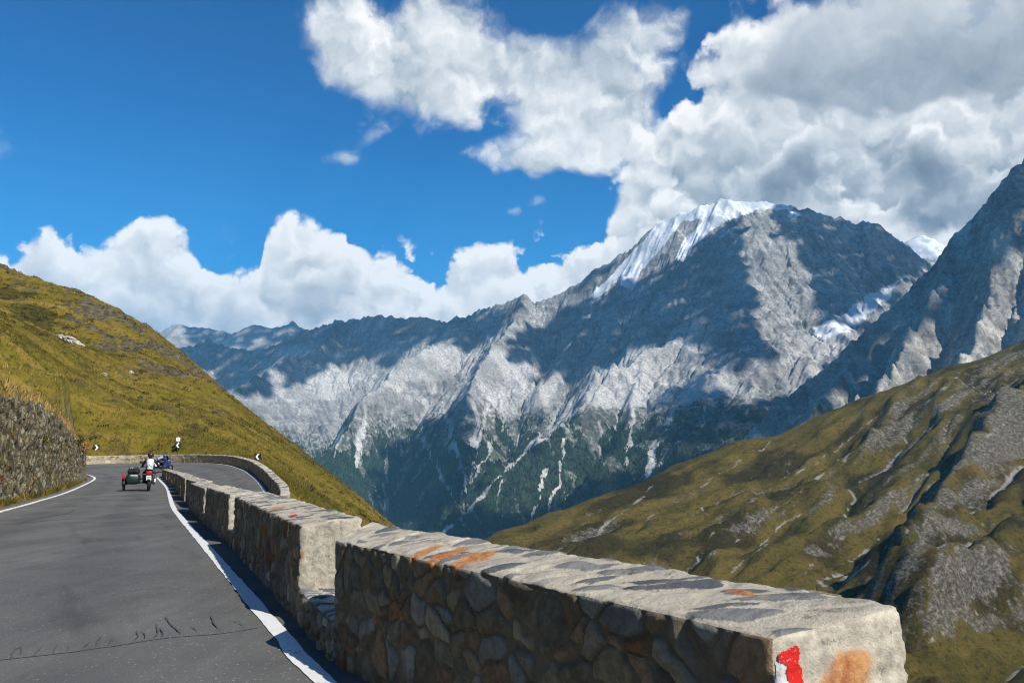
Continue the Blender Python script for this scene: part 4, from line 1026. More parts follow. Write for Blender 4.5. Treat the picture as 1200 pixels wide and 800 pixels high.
class Wall:
    def __init__(s, path, side, W, zt, zb=-0.35, back=0.0, skew=(0, 0), r=0.05, bulge=0.022, cell=(0.30, 0.26, 0.17), capcell=(0.24, 0.75, 0.5), seed=0, zscale=None, wob=0.02, mort=(0.05, 0.16), rust=()):
        s.path = np.asarray(path, float); s.side, s.W, s.zt, s.zb, s.back, s.skew, s.r = side, W, zt, zb, back, skew, r
        s.bulge, s.cell, s.capcell, s.seed, s.wob, s.mort, s.rust = bulge, cell, capcell, seed, wob, mort, rust
        s.d = np.r_[0, np.cumsum(np.linalg.norm(np.diff(s.path[:, :2], axis=0), axis=1))]; s.L = s.d[-1]
        tn = np.gradient(s.path[:, :2], s.d, axis=0); s.tan = tn / np.linalg.norm(tn, axis=1)[:, None]
        s.zscale = zscale
    def surf(s, P, lift=0.0):
        """local box-surface points -> world points and attributes"""
        lo = np.array([s.r, s.r, s.zb - 1]); hi = np.array([s.L - s.r, s.W - s.r, s.zt - s.r])
        core = np.clip(P, lo, hi); n = P - core; ln = np.linalg.norm(n, axis=1)
        n = n / np.maximum(ln, 1e-9)[:, None]; Q = core + n * s.r
        a = s.seed * 3.17
        W3 = np.stack([fbm(Q[:, 0] * 2.2 + a, Q[:, 2] * 2.2 + Q[:, 1], 3, 500), fbm(Q[:, 1] * 2.2, Q[:, 0] * 2.2 + Q[:, 2] + a, 3, 505), fbm(Q[:, 2] * 2.2 + Q[:, 1], Q[:, 0] * 1.8 + a, 3, 510)], 1)
        up = sstep(0.5, 0.85, n[:, 2])
        C1 = (Q + 0.17 * W3) / np.array(s.cell); C2 = np.stack([Q[:, 0] + 0.75 * Q[:, 1], Q[:, 1], Q[:, 2]], 1); C2 = (C2 + 0.13 * W3) / np.array(s.capcell) + 31.7
        f1, f2, ra, rb = worley3(np.where(up[:, None] > 0.5, C2, C1) + a, s.seed)
        mo = 1 - np.where(up > 0.5, sstep(0.04, 0.34, f2 - f1), sstep(s.mort[0], s.mort[1], f2 - f1))
        endf = sstep(0.45, 0.9, np.abs(n[:, 0]))
        edge = np.minimum(np.abs(up - 0.5) * 4, 1) * (1 - 0.75 * endf) * (1 - 0.55 * up)
        disp = s.bulge * ((1 - mo) * (0.5 + 0.9 * ra) * (1 - 0.5 * f1) - 0.45) * edge + s.wob * fbm(Q[:, 0] * 1.3 + Q[:, 1] + a, Q[:, 2] * 1.6 - Q[:, 1] + 9, 4, 520) + 0.35 * s.wob * fbm(Q[:, 0] * 9 + a, Q[:, 2] * 9 + Q[:, 1] * 7, 4, 530)
        D = Q + n * (disp + lift)[:, None]
        sc = 1.0 if s.zscale is None else s.zscale(D[:, 0])
        zloc = s.zb + (D[:, 2] - s.zb) * sc + s.back * np.clip(D[:, 1] / s.W, 0, 1) * np.clip((D[:, 2] - s.zb) / (s.zt - s.zb), 0, 1)
        u_ = np.clip(Q[:, 0] / s.L, 0, 1)
        ss_ = D[:, 0] + D[:, 1] * (s.skew[0] * (1 - u_) + s.skew[1] * u_)
        si = np.clip(ss_, 0, s.L); ex = ss_ - si
        px = np.interp(si, s.d, s.path[:, 0]); py = np.interp(si, s.d, s.path[:, 1]); pz = np.interp(si, s.d, s.path[:, 2])
        tx = np.interp(si, s.d, s.tan[:, 0]); ty = np.interp(si, s.d, s.tan[:, 1]); q = np.hypot(tx, ty); tx /= q; ty /= q
        Wd = np.stack([px + tx * ex + s.side * ty * D[:, 1], py + ty * ex - s.side * tx * D[:, 1], pz + zloc], 1)
        ru = np.zeros(len(P))
        for (cx, cy, cz, rx, ry, rz, w) in s.rust:
            ru = np.maximum(ru, w * np.exp(-(((Q[:, 0] - cx) / rx) ** 2 + ((Q[:, 1] - cy) / ry) ** 2 + ((Q[:, 2] - cz) / rz) ** 2)))
        return Wd, {'stone': np.stack([ra, mo, rb], 1), 'cap': up, 'end': endf, 'rust': ru}
    def build(s, name, mat, res, parent=None, back_res=None, **pr):
        def lin(a, b, h):
            k = max(3, int(abs(b - a) / h) + 1); x = np.linspace(a, b, k)
            return x
        def edged(a, b, h):                         # extra points close to the rounded edges
            x = lin(a + s.r, b - s.r, h); e = np.linspace(0, s.r, max(3, int(s.r / h) + 2))
            return np.r_[a + e[:-1], x, (b - e[:-1])[::-1]]
        S = edged(0, s.L, res); Tt = edged(0, s.W, res); Zl = np.r_[lin(s.zb, s.zt - s.r, res), s.zt - np.linspace(0, s.r, max(3, int(s.r / res) + 2))[:-1][::-1]]
        Pl, Fl, off = [], [], 0
        def face(A, B, f, flip):
            nonlocal off
            a, b = np.meshgrid(A, B); pts = f(a.ravel(), b.ravel()); F = grid_faces(len(A), len(B), off)
            Pl.append(pts); Fl.append(F[:, ::-1] if flip else F); off += len(pts)
        o = lambda a: np.zeros_like(a)
        fl = s.side < 0
        face(S, Zl, lambda a, b: np.stack([a, o(a), b], 1), fl)
        face(S, Zl, lambda a, b: np.stack([a, o(a) + s.W, b], 1), not fl)
        face(S, Tt, lambda a, b: np.stack([a, b, o(a) + s.zt], 1), fl)
        face(Tt, Zl, lambda a, b: np.stack([o(a), a, b], 1), not fl)
        face(Tt, Zl, lambda a, b: np.stack([o(a) + s.L, a, b], 1), fl)
        P = np.concatenate(Pl); F = np.concatenate(Fl)
        key = np.round(P * 2e4).astype(np.int64)
        _, first, inv = np.unique(key, axis=0, return_index=True, return_inverse=True)
        P = P[first]; F = inv.reshape(-1)[F]
        V, at_ = s.surf(P)
        return obj(name, mesh_np(name, V, F, at_), mat, parent, **pr)
    def patch(s, name, mat, face, poly, res, lift, parent):
        """a paint mark lying on the stones: face 'near' (a = across, b = height) or 'top' (a = along, b = across); poly in local metres"""
        pa = [q[0] for q in poly]; pb = [q[1] for q in poly]
        A = np.arange(min(pa), max(pa) + res, res); B = np.arange(min(pb), max(pb) + res, res)
        a, b = np.meshgrid(A, B)
        ins_ = inside(a + 0.012 * fbm(a * 40, b * 40, 3, 540), b + 0.016 * fbm(a * 35 + 5, b * 35, 3, 545), poly)
        z0 = np.zeros(a.size)
        P = np.stack([z0, a.ravel(), b.ravel()], 1) if face == 'near' else np.stack([a.ravel(), b.ravel(), z0 + s.zt], 1)
        V, _ = s.surf(P, lift)
        F = grid_faces(len(A), len(B)); F = F[ins_.ravel()[F].all(1)]
        if (face == 'near') == (s.side > 0): F = F[:, ::-1]
        if face == 'top' : F = F if s.side < 0 else F
        us, inv = np.unique(F, return_inverse=True)
        return obj(name, mesh_np(name, V[us], inv.reshape(F.shape)), mat, parent)

def worn_paint(name, col):
    m, t = new_mat(name, 0.8, 0.2)
    w_ = t.m('ADD', t.m('MULTIPLY', t.noise(t.pos, 45.0, 6, 0.75), 0.6), t.m('MULTIPLY', t.noise(t.pos, 160.0, 3, 0.7), 0.4))
    c = t.mix(t.noise(t.pos, 20.0, 4, 0.6), tuple(x * 0.72 for x in col), col)
    t.put(t.b.inputs['Base Color'], t.mix(t.ss(w_, 0.555, 0.60), c, (0.40, 0.36, 0.29)))
    t.put(t.b.inputs['Normal'], t.bump(t.noise(t.pos, 90.0, 4, 0.7), 0.5, 0.01))
    return m
MAT_RED = worn_paint('red_trail_paint', (0.72, 0.022, 0.014))
MAT_WHITE = worn_paint('white_trail_paint', (0.70, 0.69, 0.65))

# ------------------------------------------------------------------ the parapet of separate blocks beside the lane
FR = [  # front (road side) ends of every block: near, far, and wall height
    (on_z(905, 745, 0.75)[:2], on_z(393, 632, 0.75)[:2], 0.75),
    (on_z(352, 614, 0.75)[:2], np.array([-4.03, 12.60]), 0.74),
    (np.array([-4.39, 13.45]), np.array([-6.13, 17.35]), 0.74),
    (np.array([-6.42, 18.05]), np.array([-8.24, 22.15]), 0.69),
]
def along(a, b, n):   # straight chain
    return np.array([np.r_[a + (b - a) * u, 0.0] for u in np.linspace(0, 1, n)])
px_l = [(224, 23.0), (212.2, 27.4), (207.6, 31.8), (204.4, 36.2), (201.6, 40.6), (198.4, 45.0), (195.2, 49.4), (192.2, 53.8), (189.6, 58.0), (187.4, 62.2)]
for (xa, ya), (xb, yb) in zip(px_l[:-1], px_l[1:]):
    A_ = np.array([ray(xa, 565)[0] * ya + 0.12, ya]); B_ = np.array([ray(xb, 560)[0] * yb + 0.12, yb]); FR.append((A_, A_ + (B_ - A_) * 0.82, 0.70 if ya < 40 else 0.66))
LBL = ['nearest stone parapet block, with red and white paint mark on its lit end',
       'second parapet block, its pale sunlit end rising behind the nearest block',
       'third parapet block along the road, plain with narrow sunlit end',
       'fourth parapet block along the road, just before the block with red painted end',
       'short distant parapet block with red and white painted end']
FARLBL = 'small distant stone parapet block on the row beyond the red painted end'
GRP = 'stone parapet blocks beside the lane'
parapet = []
for k, (a, b, h) in enumerate(FR):
    L_ = np.linalg.norm(b - a)
    Wd = [0.44, 0.45, 0.42, 0.42][k] if k < 4 else 0.42
    rust = ()
    if k == 0: rust = ((1.95, 0.13, 0.75, 0.09, 0.17, 0.1, 1.25), (2.20, 0.12, 0.75, 0.08, 0.18, 0.1, 1.3), (2.42, 0.10, 0.75, 0.07, 0.15, 0.1, 1.2), (0.42, 0.30, 0.75, 0.10, 0.035, 0.1, 0.9), (-0.01, 0.235, 0.605, 0.06, 0.10, 0.085, 1.0), (-0.01, 0.21, 0.50, 0.06, 0.09, 0.10, 0.95), (2.6, 0.0, 0.45, 0.12, 0.05, 0.12, 0.6), (1.0, 0, 0.35, 0.1, 0.05, 0.15, 0.55), (2.9, 0.0, 0.35, 0.1, 0.05, 0.1, 0.6))
    if k == 1: rust = ((2.35, 0.12, 0.74, 0.35, 0.14, 0.1, 0.8), (0.0, 0.02, 0.5, 0.08, 0.03, 0.1, 0.7), (0.25, 0, 0.45, 0.1, 0.05, 0.25, 0.6))
    W_ = Wall(along(a, b, 12), 1, Wd, h, -0.30, 0.07 if k < 2 else 0.03, ((-0.30, 1.04) if k == 0 else (-0.5, 0.5) if k == 1 else (-0.3, 0.3)), 0.028, 0.023, (0.185, 0.2, 0.135), (0.15, 0.21, 0.4), seed=k + 1, wob=0.017, mort=(0.03, 0.18), rust=rust)
    res = [0.011, 0.016, 0.022, 0.028][k] if k < 4 else 0.04
    o = W_.build('parapet_block', MAT_WALL, res, label=LBL[k] if k < 5 else FARLBL, category='stone wall block', group=GRP)
    parapet.append((o, W_))
# low remains of wall between the first blocks
for k in range(3):
    a, b = FR[k][1], FR[k + 1][0]
    Wl = Wall(along(a + (b - a) * 0.02, a + (b - a) * 1.06, 6), 1, 0.44, (0.24, 0.22, 0.20)[k], -0.30, 0.03, (0.6, -0.3), 0.03, 0.035, (0.2, 0.2, 0.14), (0.14, 0.2, 0.4), seed=50 + k, wob=0.03, mort=(0.03, 0.2))
    Wl.build('low_infill', MAT_WALL, 0.02, parapet[k][0])
# painted trail mark on the end of the nearest block
o, W_ = parapet[0]
W_.patch('white_paint_mark', MAT_WHITE, 'near', [(0.004, 0.675), (0.050, 0.68), (0.075, 0.30), (0.004, 0.30)], 0.004, 0.003, o)
W_.patch('red_paint_mark', MAT_RED, 'near', [(0.016, 0.700), (0.078, 0.712), (0.120, 0.30), (0.070, 0.30), (0.052, 0.56), (0.040, 0.585), (0.052, 0.605), (0.036, 0.635), (0.040, 0.655), (0.020, 0.675)], 0.003, 0.006, o)
o, W_ = parapet[1]
W_.patch('red_paint_spot', MAT_RED, 'top', [(0.98, 0.05), (1.22, 0.06), (1.20, 0.15), (1.00, 0.13)], 0.01, 0.004, o)
o, W_ = parapet[4]
W_.patch('red_paint_mark', MAT_RED, 'near', [(0.05, 0.40), (0.45, 0.40), (0.45, 0.66), (0.05, 0.66)], 0.012, 0.006, o)
W_.patch('white_paint_mark', MAT_WHITE, 'near', [(0.05, 0.02), (0.45, 0.02), (0.45, 0.40), (0.05, 0.40)], 0.012, 0.006, o)

# ------------------------------------------------------------------ the long parapet round the outside of the bend
far_line = OUTER[n1 + 28:].copy(); fn = plan_normal(far_line)
far_line[:, :2] -= fn * 0.28; far_line[:, 2] += 0.0
far_line = densify(far_line, 0.5)
Wf = Wall(far_line, -1, 0.42, 0.74, -0.4, 0.03, (0, 0), 0.06, 0.05, (0.42, 0.3, 0.22), (0.5, 0.8, 0.5), 21, wob=0.03)
Wf.build('parapet_wall', MAT_FARWALL, 0.09, label='long pale stone parapet wall curving round the outside of the bend', category='stone wall')

# ------------------------------------------------------------------ rough retaining wall on the left
ret = np.r_[OUTER[40:n1 + 16]].copy(); rn = plan_normal(ret); ret[:, :2] -= rn * 0.62
ret = densify(ret, 0.4)
TOPZ = [(-10, 2.2), (5, 2.4), (15, 2.75), (21, 2.98), (26, 3.2), (30, 3.28), (36, 3.12), (41, 2.78), (45, 2.50), (49, 2.30), (53, 2.05), (57, 1.80), (70, 1.4)]
def ret_scale(s_):
    y = np.interp(s_, np.r_[0, np.cumsum(np.linalg.norm(np.diff(ret[:, :2], axis=0), axis=1))], ret[:, 1])
    h = np.interp(y, [q[0] for q in TOPZ], [q[1] for q in TOPZ]) + 0.10 * fbm(s_ / 1.3, s_ * 0 + 2.2, 3, 560)
    return (h + 0.4) / 3.4
Wr = Wall(ret, -1, 1.5, 3.0, -0.4, 0.25, (0, 0), 0.14, 0.085, (0.27, 0.4, 0.20), (0.6, 0.8, 0.6), 33, zscale=ret_scale, wob=0.11, mort=(0.03, 0.22))
o_ret = Wr.build('retaining_wall', MAT_ROCKWALL, 0.075, label='rough overgrown stone retaining wall along the left of the road', category='retaining wall')

# golden grass fringe along its top, weeds on its face and at its foot
def wall_pts(n, t_, z_, s0=0.0):
    P = np.stack([RNG.uniform(s0, Wr.L, n), np.broadcast_to(t_, n) * 1.0, np.broadcast_to(z_, n) * 1.0], 1)
    return Wr.surf(P)[0]
N1 = 9000
q = wall_pts(N1, RNG.uniform(0.05, 1.5, N1), 3.0)
q2 = np.c_[q[:, 0], q[:, 1], q[:, 2]]
tone = np.clip(0.84 + 0.5 * fbm(q[:, 0] / 3, q[:, 1] / 3, 3, 570), 0.25, 1)
tufts('grass', q2, RNG.uniform(0.15, 0.42, N1), np.full(N1, 0.16), 10, MAT_BLADE, tone, 0.7, label='golden dry grass along the top of the retaining wall')
x = RNG.uniform(-45, -14, 16000); y = RNG.uniform(15, 66, 16000); z = hill_z(x, y)
jj = np.clip(((y - hy0) / hd).astype(int), 0, nyh - 1); ii = np.clip(((x - hx0) / hd).astype(int), 0, nxh - 1)
ok = (dist[jj, ii] > 1.9) & (RNG.random(len(x)) < sstep(9, 2, dist[jj, ii]) * sstep(62, 44, y)) & (dist[jj, ii] < 20)
x, y, z = x[ok], y[ok], z[ok]
tufts('grass', np.c_[x, y, z], RNG.uniform(0.15, 0.42, len(x)), np.full(len(x), 0.2), 5, MAT_BLADE, np.clip(0.62 + 0.8 * fbm(x / 5, y / 5, 4, 575), 0, 1), 0.8, label='long yellow grass on the bank behind the retaining wall')
N3 = 5000
zz_ = RNG.uniform(-0.1, 2.9, N3) ** 1.0
q = wall_pts(N3, 0.0, zz_)
keep = fbm(q[:, 1] / 1.4, q[:, 2] * 1.1, 4, 580) > 0.18
q = q[keep]
tufts('weeds', q, RNG.uniform(0.05, 0.13, len(q)), np.full(len(q), 0.12), 10, MAT_BLADE, np.clip(0.36 + 0.8 * fbm(q[:, 1], q[:, 2], 3, 585), 0, 0.9), 1.3, label='weeds growing from joints of the retaining wall')
N4 = 2600
q = wall_pts(N4, 0.0, RNG.uniform(0.0, 0.4, N4))
dirw = np.array([0.8, -0.4, 0]); q = q + dirw * RNG.uniform(0, 0.32, N4)[:, None]; q[:, 2] = 0.0 + np.interp(q[:, 1], ret[:, 1], ret[:, 2])
tufts('weeds', q, RNG.uniform(0.08, 0.28, N4), np.full(N4, 0.08), 5, MAT_BLADE, np.clip(0.35 + 0.6 * fbm(q[:, 1] / 1.5, q[:, 0], 3, 590), 0, 0.9), 0.9, label='weeds along the foot of the retaining wall')

# three small shrubs on the face
def shrub(s_, t_, z_, R, cols, label, seed, n=900):
    c = Wr.surf(np.array([[s_, t_, z_]]))[0][0]
    rng = np.random.default_rng(seed)
    root = empty('shrub', c, label=label, category='shrub')
    m, t = new_mat('shrub_leaf', 0.8, 0.2)
    t.put(t.b.inputs['Base Color'], t.mix(t.attr('tone'), cols[0], cols[1]))
    d = rng.normal(size=(n, 3)); d /= np.linalg.norm(d, axis=1)[:, None]; d[:, 2] *= 0.8
    P = d * (R * rng.uniform(0.35, 1.05, n) * (0.75 + 0.45 * fbm(d[:, 0] * 2 + seed, d[:, 1] * 2 + d[:, 2], 3, 600)))[:, None]
    a = rng.normal(size=(n, 3)); a /= np.linalg.norm(a, axis=1)[:, None]; b = np.cross(a, rng.normal(size=(n, 3))); b /= np.linalg.norm(b, axis=1)[:, None]
    s2 = (R * rng.uniform(0.06, 0.13, n))[:, None]
    V = np.stack([P - a * s2, P + b * s2 * 0.6, P + a * s2, P - b * s2 * 0.6], 1).reshape(-1, 3)
    obj('foliage', mesh_np('foliage', V, np.arange(n * 4).reshape(n, 4), {'tone': np.repeat(rng.random(n), 4)}, smooth=False), m, root)
    bm = bmesh.new()
    for k in range(9):
        a = rng.uniform(0, 6.28); e = Vector((math.cos(a) * R * 0.7, math.sin(a) * R * 0.7, R * rng.uniform(-0.1, 0.7)))
        bm_tube(bm, [Vector((-0.10, 0.05, -0.12)), e * 0.5 + Vector((0, 0, R * 0.1)), e], [0.016, 0.010, 0.004], 6)
    bm_obj('branches', bm, plain('shrub_wood', (0.09, 0.06, 0.04), 0.9), root)
def s_at(Yt):
    return float(np.interp(Yt, ret[:, 1], np.r_[0, np.cumsum(np.linalg.norm(np.diff(ret[:, :2], axis=0), axis=1))]))
shrub(s_at(23.0), -0.05, 0.72, 0.40, ((0.075, 0.030, 0.018), (0.19, 0.075, 0.042)), 'reddish brown shrub low on the retaining wall', 11)
shrub(s_at(31.5), -0.06, 1.95, 0.34, ((0.07, 0.085, 0.010), (0.19, 0.19, 0.02)), 'yellow green cushion plant halfway up the retaining wall', 12)
shrub(s_at(52.0), 0.2, 3.0, 0.75, ((0.26, 0.10, 0.03), (0.48, 0.22, 0.09)), 'orange bush at the far end of the retaining wall', 13)
shrub(s_at(47.5), 0.1, 2.95, 0.6, ((0.06, 0.05, 0.012), (0.16, 0.13, 0.03)), 'dark olive bush on the far shoulder of the retaining wall', 14)
# ================================================================== curve signs
MAT_BLACK = plain('sign_black', (0.016, 0.016, 0.018), 0.45, 0.4)
MAT_SWHITE = plain('sign_white', (0.82, 0.82, 0.80), 0.45, 0.4, var=0.05)
MAT_ZINC = plain('galvanised_steel', (0.30, 0.31, 0.32), 0.45, 0.5, metal=0.7)
def chevron_sign(px, py, Y, size, right, face_to, label, extra=False):
    c = at(px, py, Y); z0 = float(hill_z(np.array([c[0]]), np.array([c[1]]))[0]) - 0.15
    az_ = math.atan2(face_to[0] - c[0], -(face_to[1] - c[1]))
    root = empty('chevron_sign', (c[0], c[1], z0), az_, label=label, category='road sign', group='chevron signs round the bend')
    h = c[2] - z0
    bm = bmesh.new(); bm_tube(bm, [(0, 0.05, 0), (0, 0.05, h + size * 0.45 + (0.62 if extra else 0))], 0.032, 12); bm_obj('post', bm, MAT_ZINC, root)
    bm = bmesh.new(); bm_box(bm, (0, 0, h), (size, 0.03, size), bevel=0.008); bd = bm_obj('board', bm, MAT_BLACK, root, smooth=False)
    bm = bmesh.new(); k = 1 if right else -1; s = size * 0.5
    pts = [(-0.55, 0.86), (0.05, 0.86), (0.66, 0), (0.05, -0.86), (-0.55, -0.86), (0.06, 0)]
    f = [bm.verts.new((k * x * s, -0.024, h + z * s)) for x, z in pts]; b = [bm.verts.new((k * x * s, -0.017, h + z * s)) for x, z in pts]
    bm.faces.new(f[:3] + [f[5]]); bm.faces.new([f[5]] + f[2:5]); 
    for i in range(6): bm.faces.new((f[i], b[i], b[(i + 1) % 6], f[(i + 1) % 6]))
    bmesh.ops.recalc_face_normals(bm, faces=bm.faces)
    bm_obj('chevron', bm, MAT_SWHITE, bd, smooth=False)
    if extra:
        bm = bmesh.new(); bm_box(bm, (0, 0, h + size * 0.5 + 0.32), (0.36, 0.025, 0.36), bevel=0.03); pl = bm_obj('plate', bm, MAT_SWHITE, root, smooth=False)
        bm = bmesh.new(); bm_box(bm, (-0.04, -0.016, h + size * 0.5 + 0.36), (0.05, 0.006, 0.18)); bm_box(bm, (0.055, -0.016, h + size * 0.5 + 0.33), (0.04, 0.006, 0.12)); bm_obj('symbol', bm, plain('sign_grey', (0.16, 0.16, 0.15), 0.6), pl, smooth=False)
chevron_sign(113, 524.3, 84.5, 0.60, True, (-20, 20), 'black chevron sign pointing right, beside the retaining wall end')
chevron_sign(208.5, 521.5, 83.0, 0.52, False, (-10, 10), 'black chevron sign pointing left with a small white plate above it', True)
chevron_sign(302, 534.8, 68.0, 0.50, False, (-18, 40), 'black chevron sign pointing left where the parapet turns downhill')

# ================================================================== motorcycles
def M4(o): return Matrix.Translation(o)
C_ = dict(
    tyre=plain('tyre_rubber', (0.018, 0.017, 0.016), 0.85, 0.2), steel=plain('bright_steel', (0.55, 0.55, 0.55), 0.28, 0.5, metal=1.0, var=0.05),
    black=plain('black_plastic', (0.014, 0.014, 0.015), 0.5, 0.4), engine=plain('engine_metal', (0.10, 0.10, 0.105), 0.45, 0.5, metal=0.6),
    green=plain('dark_green_paint', (0.009, 0.026, 0.023), 0.35, 0.5, coat=0.4), red=plain('red_lens', (0.40, 0.006, 0.018), 0.35, 0.5), plate=plain('licence_plate', (0.80, 0.80, 0.78), 0.45, 0.4, var=0.04),
    seat=plain('seat_leather', (0.022, 0.019, 0.018), 0.6, 0.3), dark=plain('dark_paint', (0.022, 0.022, 0.026), 0.3, 0.5, coat=0.5), silver=plain('silver_paint', (0.48, 0.49, 0.50), 0.35, 0.5, metal=0.4),
    blue=plain('blue_paint', (0.018, 0.060, 0.20), 0.28, 0.5, coat=0.6), white=plain('white_paint', (0.74, 0.76, 0.78), 0.35, 0.5, coat=0.4), canvas=plain('dark_canvas', (0.020, 0.022, 0.024), 0.9, 0.1),
    glass=plain('smoked_screen', (0.05, 0.055, 0.06), 0.1, 0.6), amber=plain('amber_lens', (0.30, 0.09, 0.012), 0.4, 0.5), plate_ink=plain('plate_lettering', (0.03, 0.03, 0.05), 0.6))
def wheel(name, c, R, w, parent):
    bm = bmesh.new(); bm_torus(bm, c, R - w * 0.75, w * 0.75, flat=0.85, seg=36, rs=10); ty = bm_obj(name, bm, C_['tyre'], parent)
    bm = bmesh.new(); bm_torus(bm, c, R - w * 1.55, 0.018, flat=2.0, seg=32, rs=6)
    bm_tube(bm, [(c[0] - 0.06, c[1], c[2]), (c[0] + 0.06, c[1], c[2])], 0.055, 14)
    for k in range(10):
        a = k * math.pi / 5; bm_tube(bm, [(c[0] + 0.02 * (-1) ** k, c[1], c[2]), (c[0], c[1] + (R - w * 1.5) * math.cos(a), c[2] + (R - w * 1.5) * math.sin(a))], 0.007, 5)
    bm_obj('rim', bm, C_['steel'], ty)
    bm = bmesh.new(); bm_tube(bm, [(c[0] - 0.075, c[1], c[2]), (c[0] - 0.068, c[1], c[2])], R * 0.42, 22); bm_obj('brake_disc', bm, C_['engine'], ty)
def ring(y, z, hw, hh, n=12, p=2.4):
    out = []
    for k in range(n):
        a = k * 2 * math.pi / n; c, s = math.cos(a), math.sin(a)
        out.append((hw * math.copysign(abs(c) ** (2 / p), c), y, z + hh * math.copysign(abs(s) ** (2 / p), s)))
    return out
def motorcycle(loc, rotz, lean, paint, label, sport=False, tail='red'):
    root = empty('motorcycle', loc, rotz, label=label, category='motorcycle'); root.rotation_euler = (0, lean, rotz)
    wheel('rear_wheel', (0, -0.72, 0.32), 0.32, 0.085, root)
    wheel('front_wheel', (0, 0.76, 0.31), 0.31, 0.065, root)
    bm = bmesh.new()                                               # frame: spine, cradle, swing arm
    for sx in (-1, 1):
        bm_tube(bm, [(0.11 * sx, -0.72, 0.32), (0.12 * sx, -0.25, 0.36), (0.13 * sx, -0.12, 0.42)], 0.028, 8)
        bm_tube(bm, [(0.10 * sx, -0.15, 0.40), (0.14 * sx, 0.05, 0.30), (0.12 * sx, 0.30, 0.34), (0.04 * sx, 0.46, 0.86)], 0.022, 8)
        bm_tube(bm, [(0.04 * sx, 0.46, 0.90), (0.13 * sx, 0.05, 0.74), (0.12 * sx, -0.35, 0.70), (0.09 * sx, -0.78, 0.80)], 0.022, 8)
        bm_tube(bm, [(0.14 * sx, -0.40, 0.72), (0.13 * sx, -0.66, 0.36)], 0.024, 8)
    bm_obj('frame', bm, C_['black'], root)
    bm = bmesh.new(); bm_box(bm, (0, 0.10, 0.42), (0.30, 0.44, 0.26), bevel=0.05)
    for sx in (-1, 1): bm_box(bm, (0.20 * sx, 0.18, 0.48), (0.20, 0.18, 0.17), bevel=0.04)
    bm_obj('engine', bm, C_['engine'], root)
    bm = bmesh.new(); bm_loft(bm, [ring(0.44, 0.88, 0.08, 0.06), ring(0.34, 0.90, 0.15, 0.11), ring(0.14, 0.89, 0.17, 0.12), ring(-0.04, 0.85, 0.12, 0.08), ring(-0.10, 0.82, 0.07, 0.04)]); bm_obj('fuel_tank', bm, paint, root)
    bm = bmesh.new(); bm_loft(bm, [ring(0.0, 0.81, 0.09, 0.035), ring(-0.15, 0.79, 0.15, 0.045), ring(-0.38, 0.80, 0.17, 0.05), ring(-0.62, 0.84, 0.15, 0.05), ring(-0.80, 0.86, 0.09, 0.03)]); bm_obj('seat', bm, C_['seat'], root)
    bm = bmesh.new(); bm_loft(bm, [ring(-0.40, 0.73, 0.12, 0.04), ring(-0.66, 0.77, 0.14, 0.06), ring(-0.86, 0.80, 0.13, 0.06), ring(-0.96, 0.80, 0.09, 0.03)]); bm_obj('tail_fairing', bm, paint, root)
    bm = bmesh.new()
    for k in range(9):
        a0 = math.radians(25 + k * 16)
        y, z = -0.72 - 0.37 * math.cos(a0), 0.32 + 0.37 * math.sin(a0)
        sec = [bm.verts.new((x, y + dy, z + dz)) for x, dy, dz in ((-0.085, 0.03 * math.cos(a0), -0.03 * math.sin(a0)), (-0.05, 0, 0), (0.05, 0, 0), (0.085, 0.03 * math.cos(a0), -0.03 * math.sin(a0)))]
        if k:
            for i in range(3): bm.faces.new((prev[i], prev[i + 1], sec[i + 1], sec[i]))
        prev = sec
    o = bm_obj('rear_fender', bm, C_['black'], root); sm = o.modifiers.new('thick', 'SOLIDIFY'); sm.thickness = 0.008
    bm = bmesh.new(); bm_box(bm, (0, -0.985, 0.80), (0.24, 0.06, 0.14), bevel=0.025); bm_obj('tail_light', bm, C_['red'], root)
    for sx in (-1, 1):
        bm = bmesh.new(); bm_tube(bm, [(0.10 * sx, -0.94, 0.73), (0.19 * sx, -0.95, 0.73)], 0.012, 8); bm_ball(bm, (0.21 * sx, -0.96, 0.73), (0.035, 0.035, 0.03), 10, 8); bm_obj('indicator', bm, C_['amber'], root)
    bm = bmesh.new(); bm_box(bm, (0, -1.03, 0.58), (0.20, 0.012, 0.20), rot=None, bevel=0.004); pl = bm_obj('licence_plate', bm, C_['plate'], root, smooth=False)
    bm = bmesh.new(); bm_box(bm, (0, -1.01, 0.66), (0.06, 0.04, 0.16), bevel=0.01); bm_obj('plate_holder', bm, C_['black'], root)
    bm = bmesh.new()                                               # fork with lower sliders
    for sx in (-1, 1): bm_tube(bm, [(0.10 * sx, 0.77, 0.31), (0.10 * sx, 0.64, 0.62), (0.10 * sx, 0.47, 1.00)], [0.032, 0.028, 0.022], 10)
    bm_box(bm, (0, 0.50, 0.93), (0.24, 0.07, 0.05), bevel=0.012)
    bm_obj('fork', bm, C_['steel'], root)
    bm = bmesh.new()
    for k in range(8):
        a0 = math.radians(35 + k * 17); y, z = 0.76 - 0.345 * math.cos(a0), 0.31 + 0.345 * math.sin(a0)
        sec = [bm.verts.new((x, y, z)) for x in (-0.06, -0.02, 0.02, 0.06)]
        if k:
            for i in range(3): bm.faces.new((prev[i], prev[i + 1], sec[i + 1], sec[i]))
        prev = sec
    o = bm_obj('front_fender', bm, paint, root); sm = o.modifiers.new('thick', 'SOLIDIFY'); sm.thickness = 0.008
    hbz = 1.06 if not sport else 0.98
    bm = bmesh.new(); bm_tube(bm, [(-0.40, 0.34, hbz - 0.02), (-0.26, 0.40, hbz), (-0.10, 0.44, hbz - 0.04), (0.10, 0.44, hbz - 0.04), (0.26, 0.40, hbz), (0.40, 0.34, hbz - 0.02)], 0.014, 8)
